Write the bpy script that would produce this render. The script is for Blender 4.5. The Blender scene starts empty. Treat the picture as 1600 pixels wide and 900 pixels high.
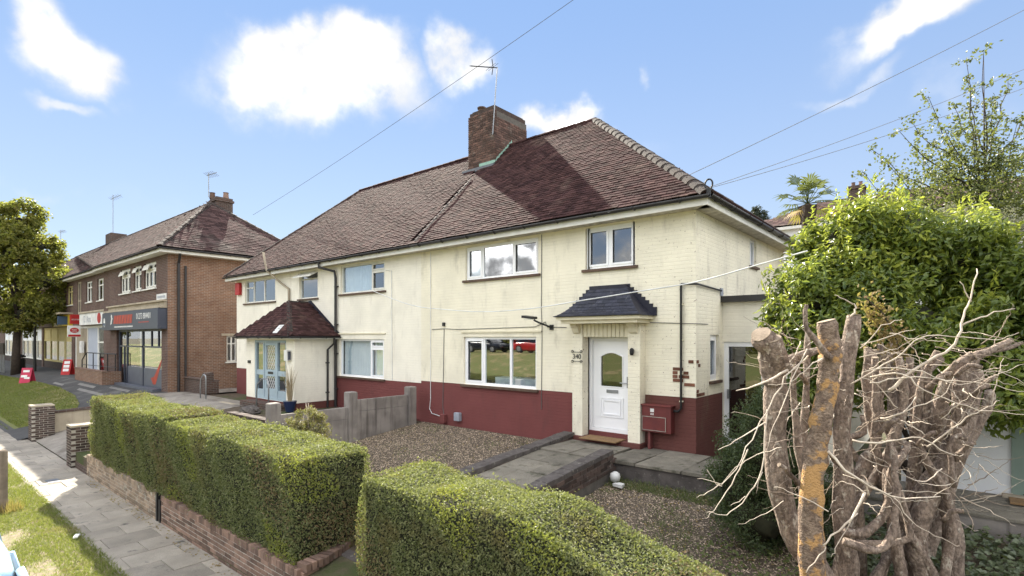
import bpy, bmesh, math, random
import numpy as np
from mathutils import Vector, Matrix
PI = math.pi
S = bpy.context.scene
COL = S.collection
rnd = random.Random(7)
NR = np.random.default_rng(11)
# ------------------------------------------------------------------ camera, sky, sun, exposure
YAW = math.radians(40); FPX = 835.0; HOR = 527.5
CAM = Vector((3.91, -10.19, 2.25))
FW = Vector((-math.sin(YAW), math.cos(YAW), 0)); RT = Vector((math.cos(YAW), math.sin(YAW), 0))
cd = bpy.data.cameras.new('camera'); co = bpy.data.objects.new('camera', cd); COL.objects.link(co)
co.location = CAM; co.rotation_euler = (PI/2, 0, YAW)
cd.sensor_width = 36; cd.lens = FPX/1600*36; cd.shift_y = (HOR-450)/1600; cd.clip_end = 3000; cd.clip_start = .05
S.camera = co
SUN_EL = math.radians(35); SUN_AZ = math.atan2(-.87, .49)
SUNV = Vector((math.sin(SUN_AZ)*math.cos(SUN_EL), math.cos(SUN_AZ)*math.cos(SUN_EL), math.sin(SUN_EL)))
sl = bpy.data.lights.new('sun', 'SUN'); sl.energy = 4.3; sl.angle = math.radians(.6); sl.color = (1, .93, .8)
so = bpy.data.objects.new('sun', sl); COL.objects.link(so); so.rotation_euler = (-SUNV).to_track_quat('-Z', 'Y').to_euler()
S.view_settings.view_transform = 'Standard'; S.view_settings.look = 'None'; S.view_settings.gamma = 1
S.view_settings.exposure = 2.2
S.view_settings.use_curve_mapping = False
SKY_STRENGTH = .044

def at(u, v, depth):
    """world point on the sight line of photo pixel (u, v) at a real depth in metres"""
    return CAM + depth*(FW + RT*((u-800)/FPX) + Vector((0, 0, (HOR-v)/FPX)))

W = bpy.data.worlds.new('World'); S.world = W; W.use_nodes = True
def N(nt, typ, **kw):
    n = nt.nodes.new(typ)
    for k, v in kw.items(): setattr(n, k, v)
    return n
def setin(nt, n, i, v):
    if isinstance(v, bpy.types.NodeSocket): nt.links.new(v, n.inputs[i])
    elif v is not None: n.inputs[i].default_value = v
def MATH(nt, op, a, b=None, c=None, clamp=False):
    n = N(nt, 'ShaderNodeMath', operation=op, use_clamp=clamp)
    setin(nt, n, 0, a); setin(nt, n, 1, b); setin(nt, n, 2, c)
    return n.outputs[0]
def VM(nt, op, a, b=None):
    n = N(nt, 'ShaderNodeVectorMath', operation=op)
    setin(nt, n, 0, a); setin(nt, n, 1, b)
    return n.outputs['Value'] if op in ('DOT_PRODUCT', 'LENGTH', 'DISTANCE') else n.outputs[0]
def MIX(nt, fac, a, b, blend='MIX'):
    n = N(nt, 'ShaderNodeMix', data_type='RGBA', blend_type=blend)
    setin(nt, n, 0, fac)
    for i, v in ((6, a), (7, b)):
        if isinstance(v, tuple) and len(v) == 3: v = (*v, 1)
        setin(nt, n, i, v)
    return n.outputs[2]
def MR(nt, v, a, b, c=0., d=1., smooth=True):
    n = N(nt, 'ShaderNodeMapRange', interpolation_type='SMOOTHSTEP' if smooth else 'LINEAR')
    for i, x in enumerate((v, a, b, c, d)): setin(nt, n, i, x)
    return n.outputs[0]
def NOISE(nt, vec, scale, detail=4, rough=.55, dist=0):
    n = N(nt, 'ShaderNodeTexNoise'); setin(nt, n, 'Vector', vec)
    n.inputs['Scale'].default_value = scale; n.inputs['Detail'].default_value = detail
    n.inputs['Roughness'].default_value = rough; n.inputs['Distortion'].default_value = dist
    return n.outputs['Fac']

def build_world():
    nt = W.node_tree; nt.nodes.clear()
    sky = N(nt, 'ShaderNodeTexSky'); sky.sky_type = 'NISHITA'; sky.sun_disc = False
    sky.sun_elevation = SUN_EL; sky.sun_rotation = SUN_AZ; sky.altitude = 80; sky.air_density = 1.0; sky.dust_density = 0; sky.ozone_density = 1.2
    tc = N(nt, 'ShaderNodeTexCoord'); d = tc.outputs['Generated']
    nz = N(nt, 'ShaderNodeTexNoise'); setin(nt, nz, 'Vector', d); nz.inputs['Scale'].default_value = 7; nz.inputs['Detail'].default_value = 6; nz.inputs['Roughness'].default_value = .5
    wob = VM(nt, 'SUBTRACT', nz.outputs['Color'], (.5, .5, .5))
    wsc = N(nt, 'ShaderNodeVectorMath', operation='SCALE'); setin(nt, wsc, 0, wob); wsc.inputs['Scale'].default_value = .21
    dw = VM(nt, 'ADD', d, wsc.outputs[0])
    # individual clouds as soft warped ellipses in world directions: (azimuth/elevation taken from pixel), half sizes in pixels, strength
    cl = [(500, 120, 150, 72, 1), (455, 65, 75, 50, 1), (570, 95, 75, 50, .95), (420, 115, 85, 45, .9), (120, 95, 62, 50, .95), (80, 172, 42, 17, .55), (712, 105, 46, 36, .75),
          (875, 178, 66, 27, .95), (1440, 20, 125, 40, .95), (1320, 125, 80, 20, .5), (1011, 110, 16, 16, .4), (105, 305, 30, 18, .35), (1480, 160, 70, 26, .3),
          (1000, 225, 60, 22, .3), (20, 290, 40, 24, .3), (250, 330, 90, 16, .2)]
    mask = None; low = None
    for (u, v, su, sv, a) in cl:
        p = (at(u, v, 1)-CAM); L = p.length; p.normalize()
        r = p.cross(Vector((0, 0, 1))).normalized(); up = r.cross(p)
        q = VM(nt, 'SUBTRACT', dw, tuple(p))
        du = MATH(nt, 'DIVIDE', VM(nt, 'DOT_PRODUCT', q, tuple(r)), su/FPX/L*1.42)
        dv = MATH(nt, 'DIVIDE', VM(nt, 'DOT_PRODUCT', q, tuple(up)), sv/FPX/L*1.42)
        rr = MATH(nt, 'SQRT', MATH(nt, 'ADD', MATH(nt, 'MULTIPLY', du, du), MATH(nt, 'MULTIPLY', dv, dv)))
        m = MATH(nt, 'MULTIPLY', MR(nt, rr, 1.2, .15), a)
        mask = m if mask is None else MATH(nt, 'MAXIMUM', mask, m)
    # denser unseen clouds over the rest of the sky, added to brighten shaded walls (not in front of the lens: there the ones above are)
    n2 = NOISE(nt, d, 5.0, 8, .58)
    beh = MR(nt, VM(nt, 'DOT_PRODUCT', d, tuple(FW)), .45, .2)
    elev = N(nt, 'ShaderNodeSeparateXYZ'); setin(nt, elev, 0, d)
    hi = MR(nt, elev.outputs[2], .02, .15)
    oth = MATH(nt, 'MULTIPLY', MATH(nt, 'MULTIPLY', MR(nt, n2, .40, .56), beh), hi)
    mask = MATH(nt, 'MAXIMUM', mask, oth)
    det = NOISE(nt, d, 16, 8, .6)
    mask = MATH(nt, 'POWER', MATH(nt, 'MULTIPLY', mask, MR(nt, det, .25, .62, .62, 1)), 1.5)
    shade = MR(nt, NOISE(nt, d, 11, 6, .5), .35, .65, .92, 1.1)
    cc = N(nt, 'ShaderNodeVectorMath', operation='SCALE'); cc.inputs[0].default_value = (.985, .98, .97); setin(nt, cc, 'Scale', shade)
    skc = N(nt, 'ShaderNodeVectorMath', operation='SCALE'); setin(nt, skc, 0, sky.outputs[0]); skc.inputs['Scale'].default_value = SKY_STRENGTH
    grad = MIX(nt, MR(nt, elev.outputs[2], .62, 0), (.070, .112, .196), (.130, .156, .198))
    hz = MIX(nt, .8, skc.outputs[0], grad)
    ccs = N(nt, 'ShaderNodeVectorMath', operation='SCALE'); setin(nt, ccs, 0, cc.outputs[0]); setin(nt, ccs, 'Scale', MR(nt, mask, .55, .97, .24, 1.35))
    col = MIX(nt, MR(nt, mask, .02, .62), hz, ccs.outputs[0])
    bg = N(nt, 'ShaderNodeBackground'); setin(nt, bg, 0, col); bg.inputs[1].default_value = 1
    out = N(nt, 'ShaderNodeOutputWorld'); nt.links.new(bg.outputs[0], out.inputs[0])
build_world()

# ------------------------------------------------------------------ materials (procedural)
MATS = {}
def newmat(name):
    m = bpy.data.materials.new(name); m.use_nodes = True; nt = m.node_tree; nt.nodes.clear()
    out = N(nt, 'ShaderNodeOutputMaterial'); b = N(nt, 'ShaderNodeBsdfPrincipled'); nt.links.new(b.outputs[0], out.inputs[0])
    MATS[name] = m
    return m, nt, b, out
def pieceval(nt):
    a = N(nt, 'ShaderNodeAttribute'); a.attribute_name = 'rnd'
    o = N(nt, 'ShaderNodeObjectInfo')
    return MATH(nt, 'FRACT', MATH(nt, 'ADD', a.outputs['Fac'], o.outputs['Random']))
def wallco(nt):
    g = N(nt, 'ShaderNodeNewGeometry')
    p = N(nt, 'ShaderNodeSeparateXYZ'); nt.links.new(g.outputs['Position'], p.inputs[0])
    n = N(nt, 'ShaderNodeSeparateXYZ'); nt.links.new(g.outputs['True Normal'], n.inputs[0])
    isx = MATH(nt, 'GREATER_THAN', MATH(nt, 'ABSOLUTE', n.outputs[0]), .6)
    u = N(nt, 'ShaderNodeMix', data_type='FLOAT'); setin(nt, u, 0, isx); setin(nt, u, 2, p.outputs[0]); setin(nt, u, 3, p.outputs[1])
    c = N(nt, 'ShaderNodeCombineXYZ'); setin(nt, c, 0, u.outputs[0]); setin(nt, c, 1, p.outputs[2])
    return c.outputs[0], g.outputs['Position']
def mat(name, c1, c2=None, scale=6, *a, vst=0, **k):
    return mat0(name, c1, c2, scale, *a, vst=vst, **k)
def mat0(name, c1, c2=None, scale=6, rough=.85, bump=0, bscale=50, piece=0, stain=None, ssc=1.5, sth=(.52, .66), spec=.3, metal=0, streak=None, fine=0, vst=0):
    m, nt, b, out = newmat(name)
    g = N(nt, 'ShaderNodeNewGeometry'); pos = g.outputs['Position']
    if vst:
        vm = N(nt, 'ShaderNodeVectorMath', operation='MULTIPLY'); setin(nt, vm, 0, pos); vm.inputs[1].default_value = (1, 1, vst); pos = vm.outputs[0]
    col = MIX(nt, MR(nt, NOISE(nt, pos, scale, 6), .3, .7), c1, c2 or tuple(x*.75 for x in c1))
    if fine: col = MIX(nt, MR(nt, NOISE(nt, pos, bscale, 3), .3, .7, 0, fine), col, (0, 0, 0), 'MULTIPLY')
    if stain: col = MIX(nt, MR(nt, NOISE(nt, pos, ssc, 8, .62), *sth), col, stain)
    if streak:
        mp = N(nt, 'ShaderNodeVectorMath', operation='MULTIPLY'); setin(nt, mp, 0, pos); mp.inputs[1].default_value = (9, 9, .7)
        col = MIX(nt, MR(nt, NOISE(nt, mp.outputs[0], 1, 5), .5, .75, 0, .7), col, streak)
    if piece:
        k = MATH(nt, 'ADD', MATH(nt, 'MULTIPLY', pieceval(nt), piece*2), 1-piece)
        sc = N(nt, 'ShaderNodeVectorMath', operation='SCALE'); setin(nt, sc, 0, col); setin(nt, sc, 'Scale', k); col = sc.outputs[0]
    nt.links.new(col, b.inputs['Base Color']); b.inputs['Roughness'].default_value = rough
    b.inputs['Specular IOR Level'].default_value = spec; b.inputs['Metallic'].default_value = metal
    if bump:
        bn = N(nt, 'ShaderNodeBump'); bn.inputs['Strength'].default_value = min(1, bump); bn.inputs['Distance'].default_value = .01*max(1, bump)
        setin(nt, bn, 'Height', NOISE(nt, pos, bscale, 5)); nt.links.new(bn.outputs[0], b.inputs['Normal'])
    return m
def brickmat(name, c1, c2, mortar, bw=.225, bh=.075, paint=None, dirt=None, bumpd=.006, msize=.010, wear=0):
    m, nt, b, out = newmat(name)
    v, pos = wallco(nt)
    br = N(nt, 'ShaderNodeTexBrick'); setin(nt, br, 'Vector', v); br.offset = .5
    br.inputs['Scale'].default_value = 1; br.inputs['Brick Width'].default_value = bw; br.inputs['Row Height'].default_value = bh
    br.inputs['Mortar Size'].default_value = msize; br.inputs['Mortar Smooth'].default_value = .25; br.inputs['Bias'].default_value = 0
    for i, c in (('Color1', c1), ('Color2', c2), ('Mortar', mortar)): br.inputs[i].default_value = (*c, 1)
    col = br.outputs['Color']
    if paint:
        big = NOISE(nt, pos, 1.1, 7, .6)
        col = MIX(nt, MR(nt, big, .3, .75), paint, tuple(x*.86 for x in paint))
        col = MIX(nt, MATH(nt, 'MULTIPLY', br.outputs['Fac'], MR(nt, NOISE(nt, pos, 1.7, 4), .35, .7, .0, .14)), col, tuple(x*.55 for x in paint))
        if dirt:
            mp = N(nt, 'ShaderNodeVectorMath', operation='MULTIPLY'); setin(nt, mp, 0, pos); mp.inputs[1].default_value = (2.6, 2.6, .8)
            col = MIX(nt, MR(nt, NOISE(nt, mp.outputs[0], 1, 8, .66), .52, .74, 0, .5), col, dirt)
            col = MIX(nt, MR(nt, NOISE(nt, pos, 22, 4, .6), .66, .72, 0, .55), col, dirt)
        if wear:
            col = MIX(nt, MR(nt, NOISE(nt, pos, 17, 6, .7), .70-wear*.1, .725-wear*.1), col, (.16, .075, .05))
    else:
        col = MIX(nt, MR(nt, NOISE(nt, pos, .8, 6, .6), .3, .7, 0, .45), col, tuple(x*.5 for x in c1))
        if dirt: col = MIX(nt, MR(nt, NOISE(nt, pos, 3, 6, .6), .5, .7, 0, .5), col, dirt)
    nt.links.new(col, b.inputs['Base Color']); b.inputs['Roughness'].default_value = .8 if paint else .9; b.inputs['Specular IOR Level'].default_value = .25
    bn = N(nt, 'ShaderNodeBump'); bn.inputs['Strength'].default_value = .8; bn.inputs['Distance'].default_value = bumpd
    h = MATH(nt, 'ADD', MATH(nt, 'SUBTRACT', 1, br.outputs['Fac']), MATH(nt, 'MULTIPLY', NOISE(nt, pos, 40, 5), .7))
    setin(nt, bn, 'Height', h); nt.links.new(bn.outputs[0], b.inputs['Normal'])
    return m
def leafmat(name, c1, c2, trans=.35, rough=.5, spec=.35, c3=None):
    m, nt, b, out = newmat(name)
    p = pieceval(nt); g = N(nt, 'ShaderNodeNewGeometry')
    col = MIX(nt, p, c1, c2)
    if c3: col = MIX(nt, MR(nt, NOISE(nt, g.outputs['Position'], 1.6, 5, .6), .52, .68, 0, .75), col, c3)
    nt.links.new(col, b.inputs['Base Color']); b.inputs['Roughness'].default_value = rough; b.inputs['Specular IOR Level'].default_value = spec
    t = N(nt, 'ShaderNodeBsdfTranslucent')
    tcol = MIX(nt, .5, col, (.30, .34, .04)); nt.links.new(tcol, t.inputs[0])
    mx = N(nt, 'ShaderNodeMixShader'); mx.inputs[0].default_value = trans
    nt.links.new(b.outputs[0], mx.inputs[1]); nt.links.new(t.outputs[0], mx.inputs[2]); nt.links.new(mx.outputs[0], out.inputs[0])
    return m
def glassmat(name, refl=.3, tint=(.9, .95, .97)):
    m, nt, b, out = newmat(name); nt.nodes.remove(b)
    gl = N(nt, 'ShaderNodeBsdfGlossy'); gl.inputs['Roughness'].default_value = .012; gl.inputs[0].default_value = (.95, .97, 1, 1)
    g = N(nt, 'ShaderNodeNewGeometry'); bn = N(nt, 'ShaderNodeBump'); bn.inputs['Strength'].default_value = .05; bn.inputs['Distance'].default_value = .02
    setin(nt, bn, 'Height', NOISE(nt, g.outputs['Position'], 1.3, 1)); nt.links.new(bn.outputs[0], gl.inputs['Normal'])
    tr = N(nt, 'ShaderNodeBsdfTransparent'); tr.inputs[0].default_value = (*tint, 1)
    fr = N(nt, 'ShaderNodeFresnel'); fr.inputs[0].default_value = 1.5
    fac = MATH(nt, 'ADD', MATH(nt, 'MULTIPLY', fr.outputs[0], 1.2), refl, clamp=True)
    fac = MATH(nt, 'MULTIPLY', fac, MATH(nt, 'SUBTRACT', 1, g.outputs['Backfacing']))
    mx = N(nt, 'ShaderNodeMixShader'); setin(nt, mx, 0, fac); nt.links.new(tr.outputs[0], mx.inputs[1]); nt.links.new(gl.outputs[0], mx.inputs[2]); nt.links.new(mx.outputs[0], out.inputs[0])
    return m
brickmat('cream_wall', (.5, .4, .3), (.4, .3, .2), (.5, .5, .5), paint=(.87, .81, .65), dirt=(.40, .36, .28), bumpd=.0032)
brickmat('cream_wall_worn', (.5, .4, .3), (.4, .3, .2), (.5, .5, .5), paint=(.87, .81, .65), dirt=(.30, .25, .19), bumpd=.004, wear=.75)
brickmat('cream_render', (.5, .4, .3), (.4, .3, .2), (.5, .5, .5), paint=(.88, .83, .71), dirt=(.55, .50, .42), bumpd=.0025)
brickmat('red_wall', (.5, .4, .3), (.4, .3, .2), (.5, .5, .5), paint=(.185, .058, .054), dirt=(.11, .05, .046), bumpd=.005)
brickmat('red_wall_worn', (.5, .4, .3), (.4, .3, .2), (.5, .5, .5), paint=(.135, .05, .042), dirt=(.15, .11, .075), bumpd=.007)
brickmat('shop_brick', (.135, .072, .054), (.09, .052, .043), (.22, .19, .165), dirt=(.09, .055, .05))
brickmat('shop_brick_orange', (.25, .13, .078), (.165, .09, .06), (.33, .28, .23), dirt=(.16, .08, .05))
brickmat('dark_brick', (.11, .065, .05), (.075, .05, .042), (.16, .145, .13), dirt=(.06, .05, .045))
mat('tile', (.066, .034, .031), (.044, .023, .023), 3, .95, .3, 90, piece=.4, stain=(.10, .068, .055), ssc=1.1, sth=(.52, .76), spec=.08)
mat('tile_grey', (.052, .040, .034), (.034, .027, .024), 5, .9, .6, 50, piece=.3, stain=(.11, .095, .078), ssc=7, sth=(.55, .7))
mat('tile_shop', (.082, .048, .044), (.054, .034, .032), 2.5, .95, .4, 60, piece=.45, stain=(.09, .075, .065), ssc=.8, sth=(.5, .75), spec=.08)
mat('underlay', (.03, .022, .02), None, 3)
mat('slate', (.035, .037, .055), (.02, .022, .035), 9, .6, .4, 50, piece=.3, stain=(.13, .13, .14), ssc=7, sth=(.6, .76), spec=.45)
mat('lead_black', (.018, .018, .03), (.028, .028, .04), 10, .6, .2, 40, spec=.3)
mat('upvc', (.88, .88, .89), (.85, .85, .87), 3, .35, spec=.5)
mat('white_paint', (.74, .73, .68), (.66, .64, .58), 5, .6, .15, 40, stain=(.45, .42, .36), ssc=5, sth=(.6, .8))
mat('cream_paint', (.75, .69, .52), (.68, .62, .46), 5, .6, .15, 40, stain=(.42, .36, .26), ssc=6, sth=(.6, .8))
mat('soffit', (.62, .58, .49), (.4, .36, .3), 9, .8, .3, 30, stain=(.2, .16, .12), ssc=7, sth=(.58, .72))
mat('sill_brown', (.13, .085, .06), (.09, .06, .045), 8, .8, .3, 60)
mat('gutter', (.022, .02, .021), (.035, .032, .032), 6, .45, .1, 40, spec=.45)
mat('black_metal', (.015, .015, .016), None, 6, .45, spec=.4)
mat('grey_metal', (.33, .34, .35), (.25, .26, .27), 6, .4, spec=.5, metal=.6)
mat('copper_green', (.30, .47, .38), (.22, .36, .30), 20, .7, .3, 50)
mat('lead', (.16, .17, .19), (.11, .115, .13), 9, .6)
mat('grey_plastic', (.35, .37, .42), None, 4, .5)
mat('red_box', (.15, .035, .032), (.12, .03, .028), 6, .6, .2, 40, stain=(.55, .5, .46), ssc=9, sth=(.71, .73))
mat('alarm_red', (.45, .03, .03), None, 4, .45)
mat('blue_door', (.36, .45, .50), (.33, .41, .46), 4, .5)
mat('wood_dark', (.10, .06, .035), None, 6)
mat('door_mat', (.27, .17, .085), (.2, .12, .06), 60, .95, .6, 200)
mat('cable_white', (.80, .80, .78), None, 3, .6)
mat('cable_grey', (.16, .155, .15), None, 3, .7)
mat('curtain', (.82, .83, .84), (.72, .74, .77), 3, .9)
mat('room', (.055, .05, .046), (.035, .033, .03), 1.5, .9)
mat('bedding', (.75, .75, .76), (.6, .6, .62), 6, .9)
glassmat('glass', .22); glassmat('glass_shop', .16, (.6, .63, .66)); glassmat('glass_dark', .12, (.5, .5, .48))
mat('concrete_fence', (.29, .26, .235), (.19, .168, .152), 2.5, .95, .5, 45, streak=(.07, .06, .055), stain=(.24, .22, .185), ssc=3, sth=(.55, .75))
mat('concrete_pale', (.42, .36, .27), (.33, .28, .21), 2, .95, .4, 50, streak=(.25, .2, .15), stain=(.2, .17, .13), ssc=4, sth=(.6, .8))
mat('kerb_stone', (.115, .1, .092), (.07, .06, .056), 6, .95, .9, 40, stain=(.24, .225, .195), ssc=14, sth=(.58, .72))
mat('paving', (.36, .32, .265), (.27, .24, .20), 2, .9, .3, 90, piece=.2, stain=(.10, .095, .085), ssc=3.5, sth=(.57, .72), fine=.25)
mat('path_slab', (.235, .21, .17), (.165, .148, .12), 3, .95, .4, 60, piece=.17, stain=(.075, .07, .05), ssc=4, sth=(.52, .7), fine=.25)
mat('joint', (.05, .045, .036), (.075, .07, .05), 9, 1)
mat('gravel_ground', (.165, .13, .095), (.09, .07, .05), 14, 1, 1, 60, stain=(.075, .075, .03), ssc=1.4, sth=(.55, .7), fine=.5)
mat('gravel', (.42, .335, .25), (.22, .17, .125), 9, .95, 0, 50, piece=.6)
mat('soil', (.11, .085, .06), (.07, .052, .036), 5, 1, .8, 40, stain=(.05, .065, .02), ssc=.7, sth=(.45, .62))
mat('verge_soil', (.27, .215, .15), (.17, .135, .09), 9, 1, .9, 40, stain=(.15, .15, .06), ssc=9, sth=(.45, .6), fine=.45)
mat('lawn', (.13, .16, .045), (.17, .165, .06), 3, 1, .8, 60, stain=(.26, .21, .11), ssc=.55, sth=(.5, .64), fine=.35)
mat('asphalt', (.085, .083, .082), (.06, .058, .058), 1.2, .95, .5, 120, stain=(.12, .115, .11), ssc=.6, sth=(.55, .7), fine=.3)
mat('forecourt_patch', (.22, .21, .195), (.18, .17, .16), 3, .95, .3, 80)
mat('driveway', (.30, .27, .235), (.23, .205, .175), 2.5, .95, .5, 60, stain=(.14, .12, .10), ssc=1.8, sth=(.53, .68), fine=.25)
mat('brick_piece', (.215, .135, .10), (.145, .095, .075), 5, .9, .5, 60, piece=.45, stain=(.26, .235, .19), ssc=6, sth=(.60, .74))
mat('brick_pale', (.30, .225, .16), (.21, .155, .115), 5, .9, .5, 60, piece=.35, stain=(.36, .33, .27), ssc=5, sth=(.52, .7))
mat('brick_dark', (.085, .058, .048), (.055, .04, .035), 5, .9, .5, 60, piece=.5, stain=(.24, .22, .20), ssc=7, sth=(.62, .74))
mat('brick_chimney', (.135, .075, .058), (.085, .054, .045), 5, .9, .5, 60, piece=.45, stain=(.17, .14, .115), ssc=4, sth=(.55, .72))
mat('bare_brick', (.20, .09, .055), (.13, .06, .04), 9, .95, .5, 60, piece=.3)
mat('mortar', (.42, .385, .33), (.30, .27, .23), 8, 1, .4, 60)
mat('mortar_dark', (.14, .125, .11), (.1, .09, .08), 8, 1, .4, 60)
leafmat('hedge_leaf', (.058, .080, .030), (.25, .258, .12), .36, .6, .25, c3=(.17, .135, .06))
leafmat('hedge_young', (.20, .24, .04), (.28, .28, .06), .4, .5)
leafmat('hedge_brown', (.20, .13, .06), (.16, .13, .07), .2, .7)
leafmat('laurel_leaf', (.062, .11, .024), (.225, .275, .05), .48, .32, .5, c3=(.045, .075, .018))
leafmat('laurel_young_lit', (.26, .32, .045), (.38, .40, .065), .5, .4)
leafmat('shrub_leaf', (.036, .062, .026), (.075, .10, .042), .25, .45)
leafmat('spiraea_leaf', (.11, .12, .05), (.23, .17, .09), .3, .6)
leafmat('tree_leaf', (.10, .12, .034), (.26, .24, .055), .55, .5, c3=(.22, .155, .04))
leafmat('birch_leaf', (.055, .078, .032), (.13, .145, .06), .35, .5)
leafmat('grey_leaf', (.15, .155, .12), (.24, .225, .19), .25, .7)
leafmat('conifer_leaf', (.018, .028, .018), (.035, .045, .028), .1, .7)
leafmat('palm_leaf', (.035, .055, .024), (.08, .095, .042), .25, .85, .08)
leafmat('palm_dead', (.33, .22, .06), (.24, .17, .07), .3, .7)
leafmat('dry_leaf', (.22, .13, .05), (.30, .22, .10), .4, .7)
leafmat('ivy_leaf', (.045, .065, .03), (.11, .13, .07), .2, .4, .5)
leafmat('grass_blade', (.085, .12, .025), (.19, .21, .05), .4, .6, c3=(.24, .20, .09))
leafmat('weed_leaf', (.07, .10, .03), (.14, .16, .06), .3, .6)
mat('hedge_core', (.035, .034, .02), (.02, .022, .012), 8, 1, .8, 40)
mat('bark', (.37, .285, .225), (.18, .132, .105), 13, .95, 3.0, 46, stain=(.42, .36, .295), ssc=15, sth=(.56, .66), vst=.6, fine=.5)
mat('bark_orange', (.33, .245, .18), (.17, .118, .088), 13, .95, 3.0, 46, stain=(.45, .265, .11), ssc=4.2, sth=(.495, .56), vst=1.2, fine=.4)
mat('cut_wood', (.30, .235, .175), (.21, .16, .115), 14, .9, .5, 70)
mat('twig', (.60, .52, .42), (.42, .35, .28), 9, .9, .3, 60)
mat('twig_brown', (.33, .26, .20), (.22, .17, .13), 9, .9, .3, 60)
mat('trunk_dark', (.06, .045, .035), (.04, .03, .025), 8, .95, 1, 30)
mat('post_wood', (.24, .19, .14), (.15, .12, .09), 6, .95, .6, 50, streak=(.1, .08, .06))
mat('sign_grey', (.045, .052, .075), (.04, .046, .066), 3, .4, spec=.4)
mat('sign_white', (.78, .77, .74), None, 3, .5)
mat('sign_red', (.45, .025, .025), None, 3, .45)
mat('sign_orange', (.42, .05, .025), None, 3, .45)
mat('sign_yellow', (.60, .42, .04), None, 3, .5)
mat('sign_blue', (.06, .10, .16), None, 3, .5)
mat('aboard_red', (.50, .035, .085), None, 3, .45)
mat('shopframe', (.055, .062, .085), None, 3, .45)
mat('shop_lower', (.10, .11, .135), (.085, .092, .115), 2, .45)
mat('pale_blue_door', (.40, .43, .50), (.36, .39, .46), 3, .6)
mat('yellow_blind', (.62, .52, .25), (.55, .45, .2), 2, .8)
mat('goods', (.35, .2, .12), (.12, .12, .14), 2.2, .8, stain=(.6, .55, .4), ssc=3, sth=(.5, .55))
mat('white_render', (.78, .78, .78), (.73, .73, .74), 2, .75, .1, 60)
mat('green_door', (.22, .28, .235), (.19, .245, .21), 4, .5)
mat('car_blue', (.36, .52, .66), None, 2, .18, spec=.7)
mat('car_dark', (.02, .022, .03), None, 2, .18, spec=.7)
mat('car_red', (.35, .02, .02), None, 2, .18, spec=.7)
mat('car_glass', (.01, .012, .015), None, 2, .05, spec=.8)
mat('tyre', (.015, .015, .015), None, 2, .9)
mat('lamp_lens', (.8, .4, .1), None, 2, .2)
mat('plastic_bag', (.02, .02, .022), None, 5, .3, .6, 20)
mat('pot_blue', (.02, .03, .08), None, 3, .3)
mat('dry_reed', (.40, .32, .20), (.30, .24, .15), 9, .9)

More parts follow.
